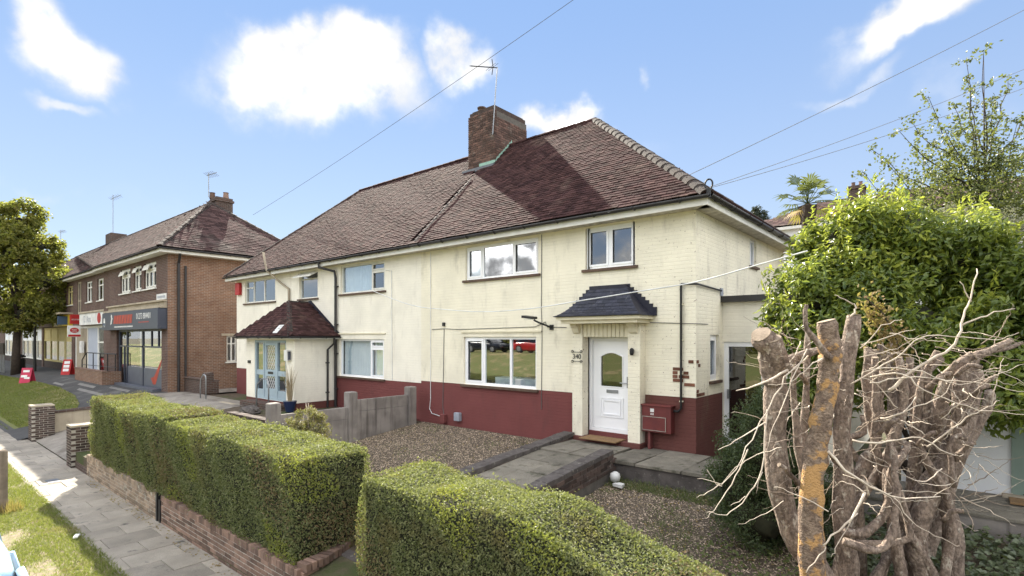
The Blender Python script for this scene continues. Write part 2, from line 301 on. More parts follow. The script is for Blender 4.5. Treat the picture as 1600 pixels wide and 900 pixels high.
# ------------------------------------------------------------------ mesh helpers
class MB:
    def __init__(s): s.v = []; s.f = []
    def add(s, vs, fs):
        o = len(s.v); s.v += [tuple(p) for p in vs]; s.f += [tuple(i+o for i in f) for f in fs]; return s
    def box(s, x0, x1, y0, y1, z0, z1):
        x0, x1 = min(x0, x1), max(x0, x1); y0, y1 = min(y0, y1), max(y0, y1); z0, z1 = min(z0, z1), max(z0, z1)
        return s.add([(x0,y0,z0),(x1,y0,z0),(x1,y1,z0),(x0,y1,z0),(x0,y0,z1),(x1,y0,z1),(x1,y1,z1),(x0,y1,z1)],
                     [(0,3,2,1),(4,5,6,7),(0,1,5,4),(1,2,6,5),(2,3,7,6),(3,0,4,7)])
    def cbox(s, x0, x1, y0, y1, z0, z1, c=.006):
        """box with chamfered top edges"""
        return s.add([(x0,y0,z0),(x1,y0,z0),(x1,y1,z0),(x0,y1,z0),(x0,y0,z1-c),(x1,y0,z1-c),(x1,y1,z1-c),(x0,y1,z1-c),
                      (x0+c,y0+c,z1),(x1-c,y0+c,z1),(x1-c,y1-c,z1),(x0+c,y1-c,z1)],
                     [(0,3,2,1),(8,9,10,11),(0,1,5,4),(1,2,6,5),(2,3,7,6),(3,0,4,7),(4,5,9,8),(5,6,10,9),(6,7,11,10),(7,4,8,11)])
    def poly(s, *p): return s.add(p, [tuple(range(len(p)))])
    def prism(s, pts, d):
        """closed solid: polygon pts (3D) extruded by vector d"""
        n = len(pts); d = Vector(d); q = [Vector(p) for p in pts]
        fs = [tuple(reversed(range(n))), tuple(range(n, 2*n))] + [(i, (i+1) % n, n+(i+1) % n, n+i) for i in range(n)]
        return s.add([*q, *[p+d for p in q]], fs)
    def tube(s, pts, r, n=8, cap=True, jit=0):
        pts = [Vector(p) for p in pts]; m = len(pts); rs = r if isinstance(r, (list, tuple)) else [r]*m
        o = len(s.v); prev = None
        for i, p in enumerate(pts):
            t = (pts[min(i+1, m-1)]-pts[max(i-1, 0)]).normalized()
            if prev is None:
                a = Vector((0, 0, 1)) if abs(t.z) < .9 else Vector((1, 0, 0)); e = t.cross(a).normalized()
            else: e = (prev - t*prev.dot(t)).normalized()
            prev = e; b = t.cross(e)
            for k in range(n):
                an = 2*PI*k/n; rr = rs[i]*(1+(rnd.uniform(-jit, jit) if jit else 0))
                s.v.append(tuple(p+(e*math.cos(an)+b*math.sin(an))*rr))
        for i in range(m-1):
            for k in range(n):
                s.f.append((o+i*n+k, o+i*n+(k+1) % n, o+(i+1)*n+(k+1) % n, o+(i+1)*n+k))
        if cap:
            s.f.append(tuple(o+k for k in reversed(range(n)))); s.f.append(tuple(o+(m-1)*n+k for k in range(n)))
        return s
    def lathe(s, prof, c, n=16):
        o = len(s.v); c = Vector(c)
        for (r, z) in prof:
            for k in range(n): s.v.append((c.x+r*math.cos(2*PI*k/n), c.y+r*math.sin(2*PI*k/n), c.z+z))
        for i in range(len(prof)-1):
            for k in range(n): s.f.append((o+i*n+k, o+i*n+(k+1) % n, o+(i+1)*n+(k+1) % n, o+(i+1)*n+k))
        s.f.append(tuple(o+k for k in reversed(range(n)))); s.f.append(tuple(o+(len(prof)-1)*n+k for k in range(n)))
        return s
def wloc(p):
    v = Vector((0, 0, 0))
    while p is not None: v = v+p.location; p = p.parent
    return v
def tag(o, label=None, cat=None, group=None, kind=None):
    if label: o['label'] = label
    if cat: o['category'] = cat
    if group: o['group'] = group
    if kind: o['kind'] = kind
    return o
def meshof(name, mb, m):
    me = bpy.data.meshes.new(name); me.from_pydata(mb.v, [], mb.f); me.update()
    me.materials.append(MATS[m]); return me
def obj(name, mb, m, parent=None, smooth=False, local=False):
    off = Vector((0, 0, 0)) if (local or parent is None) else wloc(parent)
    if off.length > 0: mb.v = [(x-off.x, y-off.y, z-off.z) for (x, y, z) in mb.v]
    me = meshof(name, mb, m)
    if smooth: me.polygons.foreach_set('use_smooth', [True]*len(me.polygons))
    o = bpy.data.objects.new(name, me); COL.objects.link(o)
    if parent is not None: o.parent = parent
    return o
def inst(name, me, loc, parent, local=False):
    o = bpy.data.objects.new(name, me); COL.objects.link(o)
    if parent is not None: o.parent = parent
    o.location = Vector(loc) if (local or parent is None) else Vector(loc)-wloc(parent)
    return o
def thing(name, label, cat, loc=(0, 0, 0), group=None):
    e = bpy.data.objects.new(name, None); COL.objects.link(e); e.location = loc; e.empty_display_size = .2
    return tag(e, label, cat, group)
def copy_tree(o, parent=None):
    c = o.copy(); COL.objects.link(c); c.parent = parent
    for ch in list(o.children): copy_tree(ch, c)
    return c
def setrnd(me, vals):
    a = me.attributes.new('rnd', 'FLOAT', 'FACE'); a.data.foreach_set('value', np.asarray(vals, dtype=np.float32))
def npmesh(name, V, F, mats, vals=None, matidx=None):
    """V (n,3); F (m,k) all same size"""
    me = bpy.data.meshes.new(name); k = F.shape[1]
    me.vertices.add(len(V)); me.vertices.foreach_set('co', np.ascontiguousarray(V, dtype=np.float32).ravel())
    me.loops.add(F.size); me.loops.foreach_set('vertex_index', np.ascontiguousarray(F, dtype=np.int32).ravel())
    me.polygons.add(len(F)); me.polygons.foreach_set('loop_start', np.arange(0, F.size, k, dtype=np.int32))
    me.update(calc_edges=True); me.shade_flat()
    for m in (mats if isinstance(mats, (list, tuple)) else [mats]): me.materials.append(MATS[m])
    if vals is not None: setrnd(me, vals)
    if matidx is not None: me.polygons.foreach_set('material_index', np.asarray(matidx, dtype=np.int32))
    return me
def leafmesh(name, P, Nn, L, Wd, mats, matidx=None, up=.3, jitter=.6, along=None):
    """rhombic leaves at P, facing Nn with jitter"""
    P = np.asarray(P, float); n = len(P); Nn = np.asarray(Nn, float)+NR.normal(0, jitter, (n, 3)); Nn /= np.linalg.norm(Nn, axis=1)[:, None]+1e-9
    A = NR.normal(0, 1, (n, 3)) if along is None else np.asarray(along, float)+NR.normal(0, .35, (n, 3))
    A[:, 2] += up; A -= Nn*(A*Nn).sum(1)[:, None]; A /= np.linalg.norm(A, axis=1)[:, None]+1e-9
    B = np.cross(Nn, A); l = (L*NR.uniform(.65, 1.25, n))[:, None]; w = (Wd*NR.uniform(.7, 1.2, n))[:, None]
    V = np.empty((n, 4, 3)); V[:, 0] = P-A*l*.5; V[:, 1] = P+B*w*.5+A*l*.05+Nn*w*.12; V[:, 2] = P+A*l*.5-Nn*l*.1; V[:, 3] = P-B*w*.5+A*l*.05+Nn*w*.12
    return npmesh(name, V.reshape(-1, 3), np.arange(4*n).reshape(n, 4), mats, NR.uniform(0, 1, n), matidx)
def meshobj(name, me, parent=None, kind=None):
    o = bpy.data.objects.new(name, me); COL.objects.link(o)
    if parent is not None: o.parent = parent; o.location = -wloc(parent)
    if kind: o['kind'] = kind
    return o
# wall-plane helpers: ('y', Y0) faces -Y (towards the street), ('x', X0) faces +X
def wp(pl, u, v, d):
    return (u, pl[1]-d, v) if pl[0] == 'y' else (pl[1]+d, u, v)
def wbox(mb, pl, u0, u1, v0, v1, d0, d1):
    a = wp(pl, u0, v0, d0); b = wp(pl, u1, v1, d1); return mb.box(a[0], b[0], a[1], b[1], a[2], b[2])
def wall_holes(mb, pl, u0, u1, v0, v1, holes, depth=.12):
    us = sorted({u0, u1, *[h[0] for h in holes], *[h[1] for h in holes]}); vs = sorted({v0, v1, *[min(max(h[2], v0), v1) for h in holes], *[min(max(h[3], v0), v1) for h in holes]})
    for i in range(len(us)-1):
        for j in range(len(vs)-1):
            cu, cv = (us[i]+us[i+1])/2, (vs[j]+vs[j+1])/2
            if any(h[0] < cu < h[1] and h[2] < cv < h[3] for h in holes): continue
            mb.poly(wp(pl, us[i], vs[j], 0), wp(pl, us[i+1], vs[j], 0), wp(pl, us[i+1], vs[j+1], 0), wp(pl, us[i], vs[j+1], 0))
    for (a, b, c, d) in holes:
        c = max(c, v0); d = min(d, v1)
        if c >= d: continue
        for (p, q) in (((a, c), (a, d)), ((b, d), (b, c)), ((a, d), (b, d)), ((b, c), (a, c))):
            mb.poly(wp(pl, *p, 0), wp(pl, *q, 0), wp(pl, *q, -depth), wp(pl, *p, -depth))
    return mb
def window(parent, pl, u0, u1, v0, v1, splits, recess=.06, fw=.055, mframe='upvc', mglass='glass', sill='sill_brown', curtain=None, transom=None, sash=(), room=True, lname='window', sillout=.06, mroom='room'):
    """frame with mullions at fractions `splits`; transom {light: fraction}; one pane per light"""
    f = MB(); d1 = -recess; d0 = -recess-.06
    wbox(f, pl, u0, u0+fw, v0, v1, d0, d1); wbox(f, pl, u1-fw, u1, v0, v1, d0, d1)
    wbox(f, pl, u0+fw, u1-fw, v0, v0+fw, d0, d1); wbox(f, pl, u0+fw, u1-fw, v1-fw, v1, d0, d1)
    xs = [u0]+[u0+(u1-u0)*s for s in splits]+[u1]
    for x in xs[1:-1]: wbox(f, pl, x-fw*.5, x+fw*.5, v0+fw, v1-fw, d0, d1)
    panes = []
    for i in range(len(xs)-1):
        a = xs[i]+(fw if i == 0 else fw*.5); b = xs[i+1]-(fw if i == len(xs)-2 else fw*.5); c, d = v0+fw, v1-fw
        segs = [(c, d)]
        if transom and i in transom:
            t = v0+(v1-v0)*transom[i]; wbox(f, pl, a, b, t-fw*.4, t+fw*.4, d0, d1); segs = [(c, t-fw*.4), (t+fw*.4, d)]
        for (c2, d2) in segs:
            if i in sash:
                e = fw*.75; k = d1+.018
                wbox(f, pl, a, a+e, c2, d2, d1, k); wbox(f, pl, b-e, b, c2, d2, d1, k); wbox(f, pl, a+e, b-e, c2, c2+e, d1, k); wbox(f, pl, a+e, b-e, d2-e, d2, d1, k)
                panes.append((a+e, b-e, c2+e, d2-e))
            else: panes.append((a, b, c2, d2))
    w = obj(lname, f, mframe, parent)
    for (a, b, c, d) in panes:
        g = MB(); wbox(g, pl, a-.004, b+.004, c-.004, d+.004, -recess-.034, -recess-.028); obj('pane', g, mglass, w)
    if sill:
        s = MB(); wbox(s, pl, u0-.07, u1+.07, v0-.06, v0-.002, -recess, sillout); obj('sill', s, sill, w)
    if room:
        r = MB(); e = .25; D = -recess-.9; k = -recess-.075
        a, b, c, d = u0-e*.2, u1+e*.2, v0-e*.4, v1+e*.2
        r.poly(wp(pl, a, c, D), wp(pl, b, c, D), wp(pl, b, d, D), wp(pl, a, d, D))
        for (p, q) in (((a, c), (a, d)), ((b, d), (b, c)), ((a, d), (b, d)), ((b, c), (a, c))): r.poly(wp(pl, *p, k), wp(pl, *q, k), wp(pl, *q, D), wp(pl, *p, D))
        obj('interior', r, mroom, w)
    for cur in (curtain or []):
        a, b = u0+(u1-u0)*cur[0], u0+(u1-u0)*cur[1]; c = MB(); n = max(8, int((b-a)*60)); vs = []
        for i in range(n+1):
            u = a+(b-a)*i/n; d = -recess-.13+.022*math.sin(i*1.05)+.012*math.sin(i*.37)
            vs += [wp(pl, u, v0+.02, d), wp(pl, u, v1-.02, d)]
        c.add(vs, [(2*i, 2*i+2, 2*i+3, 2*i+1) for i in range(n)]); obj('curtain', c, 'curtain', w, True)
    return w
def text(parent, s, pl, u, v, size, m, d=.01, name='lettering', align='CENTER', xs=1.0, ext=.002):
    cu = bpy.data.curves.new('t', 'FONT'); cu.body = s; cu.size = size; cu.align_x = align; cu.align_y = 'CENTER'; cu.extrude = ext
    o = bpy.data.objects.new('t', cu); me = bpy.data.meshes.new_from_object(o); bpy.data.objects.remove(o); bpy.data.curves.remove(cu)
    me.materials.clear(); me.materials.append(MATS[m])
    M3 = Matrix(((xs, 0, 0, 0), (0, 0, -1, 0), (0, 1, 0, 0), (0, 0, 0, 1))) if pl[0] == 'y' else Matrix(((0, 0, 1, 0), (xs, 0, 0, 0), (0, 1, 0, 0), (0, 0, 0, 1)))
    me.transform(M3); return inst(name, me, wp(pl, u, v, d), parent)
# bricks laid one by one; every brick is an object sharing two meshes
BRICKS = {}
def brickmesh(kind, lx, ly, lz, m):
    k = (kind, lx, ly, lz, m)
    if k not in BRICKS:
        b = MB(); c = .006; b.cbox(-lx/2, lx/2, -ly/2, ly/2, 0, lz, c); BRICKS[k] = meshof('brick', b, m)
    return BRICKS[k]
def brickrun(parent, a, b, z0, n, m='brick_piece', thick=.1, h=.062, j=.013, length=.212, jit=.002, dens=1.0, first=0, local=False):
    """courses of stretchers from point a to b (x, y), outer face centred on the line"""
    a = Vector((*a, 0)); b = Vector((*b, 0)); t = (b-a); Lt = t.length; t.normalize(); ax = abs(t.x) > .7
    ang = math.atan2(t.y, t.x)
    for c in range(n):
        x = -(length+j)/2*((c+first) % 2)
        while x < Lt-.02:
            x0 = max(x, 0); x1 = min(x+length, Lt); x += length+j
            if x1-x0 < .05 or rnd.random() > dens: continue
            l = round(x1-x0, 2); me = brickmesh('s', l, thick, h, m)
            p = a+t*((x0+x1)/2); o = inst('brick', me, (p.x+rnd.uniform(-jit, jit), p.y+rnd.uniform(-jit, jit), z0+c*(h+j)), parent, local)
            o.rotation_euler = (0, 0, ang)
def soldier(parent, a, b, z, m='brick_piece', depth=.22, w=.07, h=.105, local=False):
    a = Vector((*a, 0)); b = Vector((*b, 0)); t = b-a; L = t.length; t.normalize(); k = int(L/(w+.008)); me = brickmesh('o', w, depth, h, m)
    for i in range(k):
        p = a+t*((i+.5)*L/k); o = inst('brick', me, (p.x, p.y, z+rnd.uniform(-.004, .004)), parent, local); o.rotation_euler = (0, 0, math.atan2(t.y, t.x)+rnd.uniform(-.02, .02))

# ------------------------------------------------------------------ terrain
def sstep(a, b, x):
    t = min(1, max(0, (x-a)/(b-a))); return t*t*(3-2*t)
def zg(x, y):
    if y < -15.2: z = -1.50+min(1, (-15.2-y)/8.8)*2.4
    elif y < -9.06: z = -1.50
    elif y < -6.62: z = -1.36
    elif x < -21.1:
        z = -1.36+min(1, max(0, (y+7.0)/4.5))*1.08
    elif x < -15.0:
        z = -1.33+min(1, max(0, (y+6.6)/4.2))*1.2
    elif x < -8.08:
        z = -.88+min(1, max(0, (y+5.9)/3.0))*.75
    elif x < 8.5: z = -.17+max(y, -6.6)*.105 if y < 0 else -.17
    else: z = -.3+y*.08 if y < 0 else -.3
    if y > 8.5: z += (y-8.5)*.13*min(1, 1) if y < 60 else 51.5*.13
    return z
def sheet(name, xs, ys, m, off=0, kind='structure', parent=None, zf=zg):
    V = np.array([(x, y, zf(x, y)+off) for y in ys for x in xs]); nx = len(xs); F = []
    for j in range(len(ys)-1):
        for i in range(nx-1): F.append((j*nx+i, j*nx+i+1, (j+1)*nx+i+1, (j+1)*nx+i))
    me = npmesh(name, V, np.array(F), m); o = meshobj(name, me, parent)
    if kind: o['kind'] = kind
    return o
def lin(a, b, n): return list(np.linspace(a, b, n))
gx = [-900, -400, -200, -120]+lin(-90, -22, 18)+[-21.11, -21.09, -18, -15.01, -14.99, -11, -8.09, -8.07, -4, 0, 4, 8.4, 8.6, 20, 40, 80, 200, 400, 900]
gy = [-900, -400, -150, -60, -30, -24, -20, -15.2, -12, -9.07, -9.05, -8, -6.63, -6.61]+lin(-6, 8.5, 15)+[10, 15, 20, 30, 45, 60, 80, 150, 400, 900]
sheet('ground', gx, gy, 'soil', -.05)
sheet('road', [-200, -60, -20, 0, 20, 60, 200], [-15.19, -12, -9.14], 'asphalt', .012)
def onebox(name, x0, x1, y0, y1, z0, z1, m, kind='structure'):
    o = obj(name, MB().box(x0, x1, y0, y1, z0, z1), m); o['kind'] = kind; return o
kerb = onebox('kerb', -60, 30, -9.14, -9.0, -1.62, -1.345, 'kerb_stone')
sheet('verge', lin(-60, 30, 60), lin(-9.02, -7.72, 6), 'verge_soil', .008)
sheet('far_verge', [-120, -40, 0, 60], [-40, -30, -24, -18, -15.25], 'lawn', .05)
pav = sheet('pavement', lin(-90, 30, 40), [-7.8, -7.2, -6.63], 'joint', -.012)
def slabs():
    cache = {}
    for r in range(64):
        x0 = -24.0+r*.60; x1 = x0+.594; off = .18 if r % 2 else .58; ys = [-7.80]
        y = -7.80+off
        while y < -6.68: ys.append(y); y += .78
        ys.append(-6.62)
        if x0 > 5: break
        for a, b in zip(ys[:-1], ys[1:]):
            if b-a < .06: continue
            k = (round(b-a, 2))
            if k not in cache: cache[k] = meshof('slab', MB().cbox(-.297, .297, -(b-a)/2+.004, (b-a)/2-.004, -.04, 0, .005), 'paving')
            o = inst('slab', cache[k], (x0+.297, (a+b)/2, -1.345+rnd.uniform(-.006, .004)), pav)
            o.rotation_euler = (rnd.uniform(-.006, .006), rnd.uniform(-.008, .008), rnd.uniform(-.004, .004))
slabs()
cover = tag(obj('drain_cover', MB().cbox(-13.72, -13.28, -7.45, -7.2, -1.36, -1.335, .003), 'lead'), 'small grey metal access cover set in the pavement before the driveway', 'drain cover')
sheet('gravel_garden', lin(-8.0, -2.62, 16), lin(-5.4, -.02, 16), 'gravel_ground', .0)
sheet('gravel_bed', lin(-.93, 6, 18), lin(-6.4, -1.5, 14), 'gravel_ground', .0)
sheet('driveway', lin(-20.9, -15.1, 10), lin(-6.62, -1.4, 12), 'driveway', .01)
sheet('side_yard', lin(-23.9, -20.45, 6), lin(-2.4, 6, 8), 'driveway', .015)
sheet('neighbour_garden', lin(-15.0, -8.2, 8), lin(-5.6, -.02, 8), 'soil', .01)
sheet('forecourt', lin(-95, -21.3, 40), [-7.0, -2.5, -1.5, 0], 'asphalt', .01)
sheet('shop_pavement', [-95, -60, -40, -21.3], [-7.8, -7.0], 'paving', .006)
LA = [(-24.3, -6.9), (-23.4, -5.9), (-24.6, -4.75), (-26.3, -4.32), (-29.5, -3.88), (-34.3, -3.6), (-40.4, -3.62), (-46, -3.8), (-60, -4.3), (-85, -5), (-85, -6.9)]
lawn = MB(); lawn.poly(*[(x, y, zg(x, y)+.03) for x, y in LA]); tag(obj('lawn', lawn, 'lawn'), kind='structure')
fp = MB()
for (x0, x1, y0, y1) in ((-31.5, -26.8, -3.42, -3.2), (-33.8, -30.4, -2.95, -2.72), (-29.0, -25.8, -2.62, -2.4), (-37.5, -35, -3.4, -3.2)):
    fp.poly(*[(x, y, zg(x, y)+.022) for x, y in ((x0, y0), (x1, y0), (x1-.5, y1), (x0-.5, y1))])
tag(obj('paving_patch', fp, 'forecourt_patch'), kind='structure')

# ------------------------------------------------------------------ tiled roofs
def tileset(parent, P0, u, w, S_len, xl, xr, m, gauge=.1, tw=.165, npick=300, name='tile', keep=None):
    """P0 eave origin, u along eave, w up the slope; xl(s), xr(s) limits along u at slope distance s"""
    u = Vector(u).normalized(); w = Vector(w).normalized(); n = u.cross(w).normalized()
    if n.z < 0: n = -n
    L = gauge*1.55; th = .014; hw = tw/2-.0025
    loc = []
    for (a, b, c) in ((-hw, -.0, .020), (hw, -.0, .020), (hw, L, .002), (-hw, L, .002)): loc.append(u*a+w*b+n*(c+th))
    for (a, b, c) in ((-hw, -.0, .020), (hw, -.0, .020), (hw, L, .002), (-hw, L, .002)): loc.append(u*a+w*b+n*c)
    FC = [(0, 1, 2, 3), (4, 5, 1, 0), (5, 6, 2, 1), (7, 4, 0, 3)]
    if u.cross(w).dot(n) < 0: FC = [tuple(reversed(f)) for f in FC]
    pos = []
    for c in range(int(S_len/gauge)):
        s = c*gauge; x = xl(s)+(tw/2 if c % 2 else 0)
        wav = .010*math.sin(c*.7)
        while x <= xr(s):
            p = Vector(P0)+u*(x+rnd.uniform(-.004, .004))+w*(s+rnd.uniform(-.008, .008))+n*(rnd.uniform(0, .007)+.006*math.sin(x*1.7+c*.3))
            if keep is None or keep(p): pos.append(p)
            x += tw
    pos.sort(key=lambda p: (p-CAM).length)
    b = MB(); b.add(loc, FC); me = meshof(name, b, m)
    for p in pos[:npick]: inst(name, me, p, parent)
    rest = pos[npick:]
    if rest:
        R = np.array(rest); Lc = np.array([tuple(q) for q in loc]); V = (R[:, None, :]+Lc[None]).reshape(-1, 3)
        # small random lift of each tile's lower edge
        F = (np.arange(len(R))[:, None, None]*8+np.array(FC)[None]).reshape(-1, 4)
        vals = np.repeat(NR.uniform(0, 1, len(R)), 4)
        meshobj('tile_courses', npmesh('tile_courses', V, F, m, vals), parent, 'stuff')
def hiptiles(parent, a, b, m, r=.12, step=.3, name='hip_tile'):
    a = Vector(a); b = Vector(b); d = (b-a); L = d.length; d.normalize(); k = max(1, int(L/step)); side = d.cross(Vector((0, 0, 1))).normalized(); up = side.cross(d)
    n = 7; mb = MB(); vs = []
    for (t, rr) in ((-.02, r*1.06), (step*1.06, r*.94)):
        for i in range(n):
            an = PI*i/(n-1); vs.append(d*t+side*math.cos(an)*rr+up*(math.sin(an)*rr*.75-.05))
        for i in range(n):
            an = PI*i/(n-1); vs.append(d*t+side*math.cos(an)*rr*.85+up*(math.sin(an)*rr*.62-.05))
    fs = [(i, i+1, 2*n+i+1, 2*n+i) for i in range(n-1)]+[(n+i+1, n+i, i, i+1) for i in range(n-1)]+[(n+i, n+i+1, 3*n+i+1, 3*n+i) for i in range(n-1)]
    mb.add(vs, fs); me = meshof(name, mb, m)
    for i in range(k):
        p = a+d*(L*i/k); inst(name, me, (p.x+rnd.uniform(-.008, .008), p.y, p.z+rnd.uniform(0, .012)), parent)
def gutter(parent, a, b, r=.06):
    a = Vector(a); b = Vector(b); d = (b-a).normalized(); s = d.cross(Vector((0, 0, 1))).normalized(); mb = MB(); n = 7
    vs = []
    for p in (a, b):
        for rr in (r, r*.86):
            for i in range(n):
                an = PI*i/(n-1); vs.append(p+s*math.cos(an)*rr-Vector((0, 0, 1))*math.sin(an)*rr)
    fs = []
    for i in range(n-1): fs += [(i, i+1, 2*n+i+1, 2*n+i), (n+i+1, n+i, 3*n+i, 3*n+i+1), (i+1, i, n+i, n+i+1), (2*n+i, 2*n+i+1, 3*n+i+1, 3*n+i)]
    fs += [(0, 2*n, 3*n, n), (n-1, 2*n-1, 4*n-1, 3*n-1)]
    g = obj('gutter', mb.add(vs, fs), 'gutter', parent, True)
    k = int((b-a).length/.95)
    bm = MB(); bm.tube([tuple(s*math.cos(PI*i/8)*(r+.006)-Vector((0, 0, 1))*math.sin(PI*i/8)*(r+.006)) for i in range(9)], .012, 5); me = meshof('gutter_bracket', bm, 'gutter')
    for i in range(k+1): inst('gutter_bracket', me, a+(b-a)*((i+.4)/(k+1)), g)

# ------------------------------------------------------------------ the semi-detached pair
XL, XP, XR, YB = -20.39, -8.08, 0.0, 6.68
OV = .35; ZE = 4.90; ZR = 8.60; YR = 3.34; AR = -4.26; AL = -15.95
EXR, EXL, EYF, EYB = XR+OV, XL-OV, -OV, YB+OV
R = thing('cream_house', 'cream and red painted brick house with white front door under a black slate canopy', 'house', (-4, 0, -.2), 'pair of semi-detached houses')
L = thing('neighbour_house', 'cream rendered house with a tiled porch and blue door left of the chimney', 'house', (-14, 0, -.2), 'pair of semi-detached houses')
FR = ('y', 0.0); SD = ('x', 0.0); ZS = 4.72
DL, DR_ = 1.0, 1.08
wl = [(-6.34, -3.88, 1.0, 2.27), (-6.27, -3.82, 3.78, 4.66), (-2.5, -1.29, 3.76, 4.68)]
door = (-2.43, -1.33, -.4, 2.26)
obj('wall', wall_holes(MB(), FR, XP, door[0], DL, ZS, [h for h in wl[:2]]+[(-2.5, door[0], 3.76, 4.68)]), 'cream_wall', R)
obj('wall', wall_holes(MB(), FR, door[0], door[1], 2.26, ZS, [(door[0], door[1], 3.76, 4.68)]), 'cream_wall', R)
obj('wall', wall_holes(MB(), FR, door[1], XR, DR_, ZS, [(door[1], -1.29, 3.76, 4.68)]), 'cream_wall_worn', R)
obj('painted_plinth', wall_holes(MB(), FR, XP, door[0], -.6, DL, []), 'red_wall', R)
obj('painted_plinth', wall_holes(MB(), FR, door[1], XR, -.6, DR_, []), 'red_wall_worn', R)
sw = [(.76, 1.27, 1.36, 2.31), (3.44, 3.99, 4.0, 4.65)]
obj('side_wall', wall_holes(MB(), SD, 0, YB, DR_, ZS, sw), 'cream_wall_worn', R)
obj('painted_plinth', wall_holes(MB(), SD, 0, YB, -.6, DR_, []), 'red_wall_worn', R)
bw = MB(); bw.poly((0, YB, -.6), (XP, YB, -.6), (XP, YB, ZS), (0, YB, ZS)); bw.poly((XP, 0, -.6), (XP, YB, -.6), (XP, YB, ZS), (XP, 0, ZS)); obj('rear_wall', bw, 'cream_wall', R)
window(R, FR, *wl[0], (.285, .655), fw=.065, sash=(0,), sillout=.07, curtain=None, mglass='glass')
window(R, FR, *wl[1], (.24, .665), fw=.06, sash=(0, 2), curtain=[(.02, .2)])
window(R, FR, *wl[2], (.48,), fw=.06, sash=(0, 1))
window(R, SD, *sw[0], (), fw=.07, sash=(0,), curtain=[(.05, .95)])
window(R, SD, *sw[1], (.5,), fw=.05)
# things seen through the ground-floor window: a bed-like white sofa and a lamp
for nm, mb_, m_ in (('sofa', MB().box(-5.6, -4.0, .45, .85, .9, 1.2), 'bedding'),):
    o = obj(nm, mb_, m_); tag(o, 'white sofa seen through the ground floor window of the cream house', 'sofa')
# lintel line + cables along the facade
lc = MB(); lc.box(-6.42, -3.72, -.03, .0, 2.38, 2.42); obj('lintel_ledge', lc, 'cream_paint', R)
# front door
dr = obj('door_frame', (lambda f: (wbox(f, FR, -2.43, -2.35, .2, 2.26, -.12, -.05), wbox(f, FR, -1.41, -1.33, .2, 2.26, -.12, -.05), wbox(f, FR, -2.35, -1.41, 2.18, 2.26, -.12, -.05), wbox(f, FR, -2.35, -1.41, .2, .27, -.12, -.04), f)[-1])(MB()), 'upvc', R)
dl = MB(); a, b = -2.34, -1.42; g0, g1 = -2.15, -1.61
wbox(dl, FR, a, g0, .275, 2.175, -.115, -.07); wbox(dl, FR, g1, b, .275, 2.175, -.115, -.07); wbox(dl, FR, g0, g1, .275, 1.18, -.115, -.07)
arch = [(g0, 2.175), (g0, 1.84)]+[(g0+(g1-g0)*i/10, 1.84+.09*math.sin(PI*i/10)) for i in range(1, 10)]+[(g1, 1.84), (g1, 2.175)]
dl.prism([wp(FR, u, v, -.07) for u, v in arch], (0, .045, 0))
door_o = obj('door', dl, 'upvc', R)
bead = MB(); rim = [(g0, 1.18), (g0, 1.84)]+[(g0+(g1-g0)*i/10, 1.84+.09*math.sin(PI*i/10)) for i in range(1, 10)]+[(g1, 1.84), (g1, 1.18), (g0, 1.18)]
bead.tube([wp(FR, u, v, -.068) for u, v in rim], .016, 6); obj('glazing_bead', bead, 'upvc', door_o)
pg = MB(); wbox(pg, FR, g0+.001, g1-.001, 1.181, 1.95, -.098, -.092); obj('pane', pg, 'glass_dark', door_o)
pb = MB(); wbox(pb, FR, g0-.05, g1+.05, 1.1, 2.0, -.35, -.3); obj('interior', pb, 'room', door_o)
for (q0, q1, r0, r1, dd) in ((-2.16, -1.60, .52, .95, -.055), (-2.10, -1.66, .57, .90, -.048)):
    pn = MB(); e = .03
    wbox(pn, FR, q0, q1, r0, r0+e, -.07, dd); wbox(pn, FR, q0, q1, r1-e, r1, -.07, dd); wbox(pn, FR, q0, q0+e, r0+e, r1-e, -.07, dd); wbox(pn, FR, q1-e, q1, r0+e, r1-e, -.07, dd); obj('panel_moulding', pn, 'upvc', door_o)
lb = MB(); wbox(lb, FR, -2.0, -1.72, 1.05, 1.12, -.07, -.055); obj('letter_box', lb, 'grey_metal', door_o)
hd = MB(); hd.tube([wp(FR, -1.48, 1.28, -.03), wp(FR, -1.66, 1.28, -.03)], .011, 8).box(-1.5, -1.46, .035, .072, 1.18, 1.42); obj('handle', hd, 'grey_metal', door_o)
vl = MB(); wbox(vl, FR, -2.43, -1.33, -.3, .2, -.12, -.02); obj('threshold', vl, 'red_wall', R)
stp = MB(); stp.cbox(-2.72, -1.02, -.32, -.021, -.3, .10, .01); obj('door_step', stp, 'red_wall_worn', R)
for (x0, x1) in ((-2.69, -2.431), (-1.329, -1.06)):
    p = MB(); p.box(x0, x1, -.24, -.001, .101, 2.545); obj('pilaster', p, 'cream_wall_worn', R)
    p2 = MB(); pr_ = [(0, 0), (.0, -.22), (-.06, -.19), (-.10, -.1), (-.17, -.04), (-.17, 0)]
    p2.prism([(x0+.05, -.241+yy, 2.55+zz) for yy, zz in pr_], (x1-x0-.1, 0, 0)); obj('canopy_bracket', p2, 'cream_paint', R)
fz = MB(); fz.box(-2.43, -1.33, -.2, -.01, 2.262, 2.545); obj('frieze', fz, 'cream_paint', R)
for i in range(11):
    q = MB(); x = -2.42+i*.0995; q.box(x+.006, x+.092, -.222, -.201, 2.265, 2.54); obj('soldier_brick', q, 'cream_paint', R)
cx0, cx1 = -2.90, -.82
can = thing if False else None
cf = MB()
for (e, z0, z1) in ((0, 2.62, 2.695), (-.06, 2.55, 2.62)): cf.box(cx0+.05-e, cx1-.05+e, -.66-e, -.002, z0, z1)
cf.v = []; cf.f = []
cf.box(cx0+.05, cx1-.05, -.64, -.002, 2.625, 2.695); cf.box(cx0+.13, cx1-.13, -.57, -.002, 2.55, 2.623)
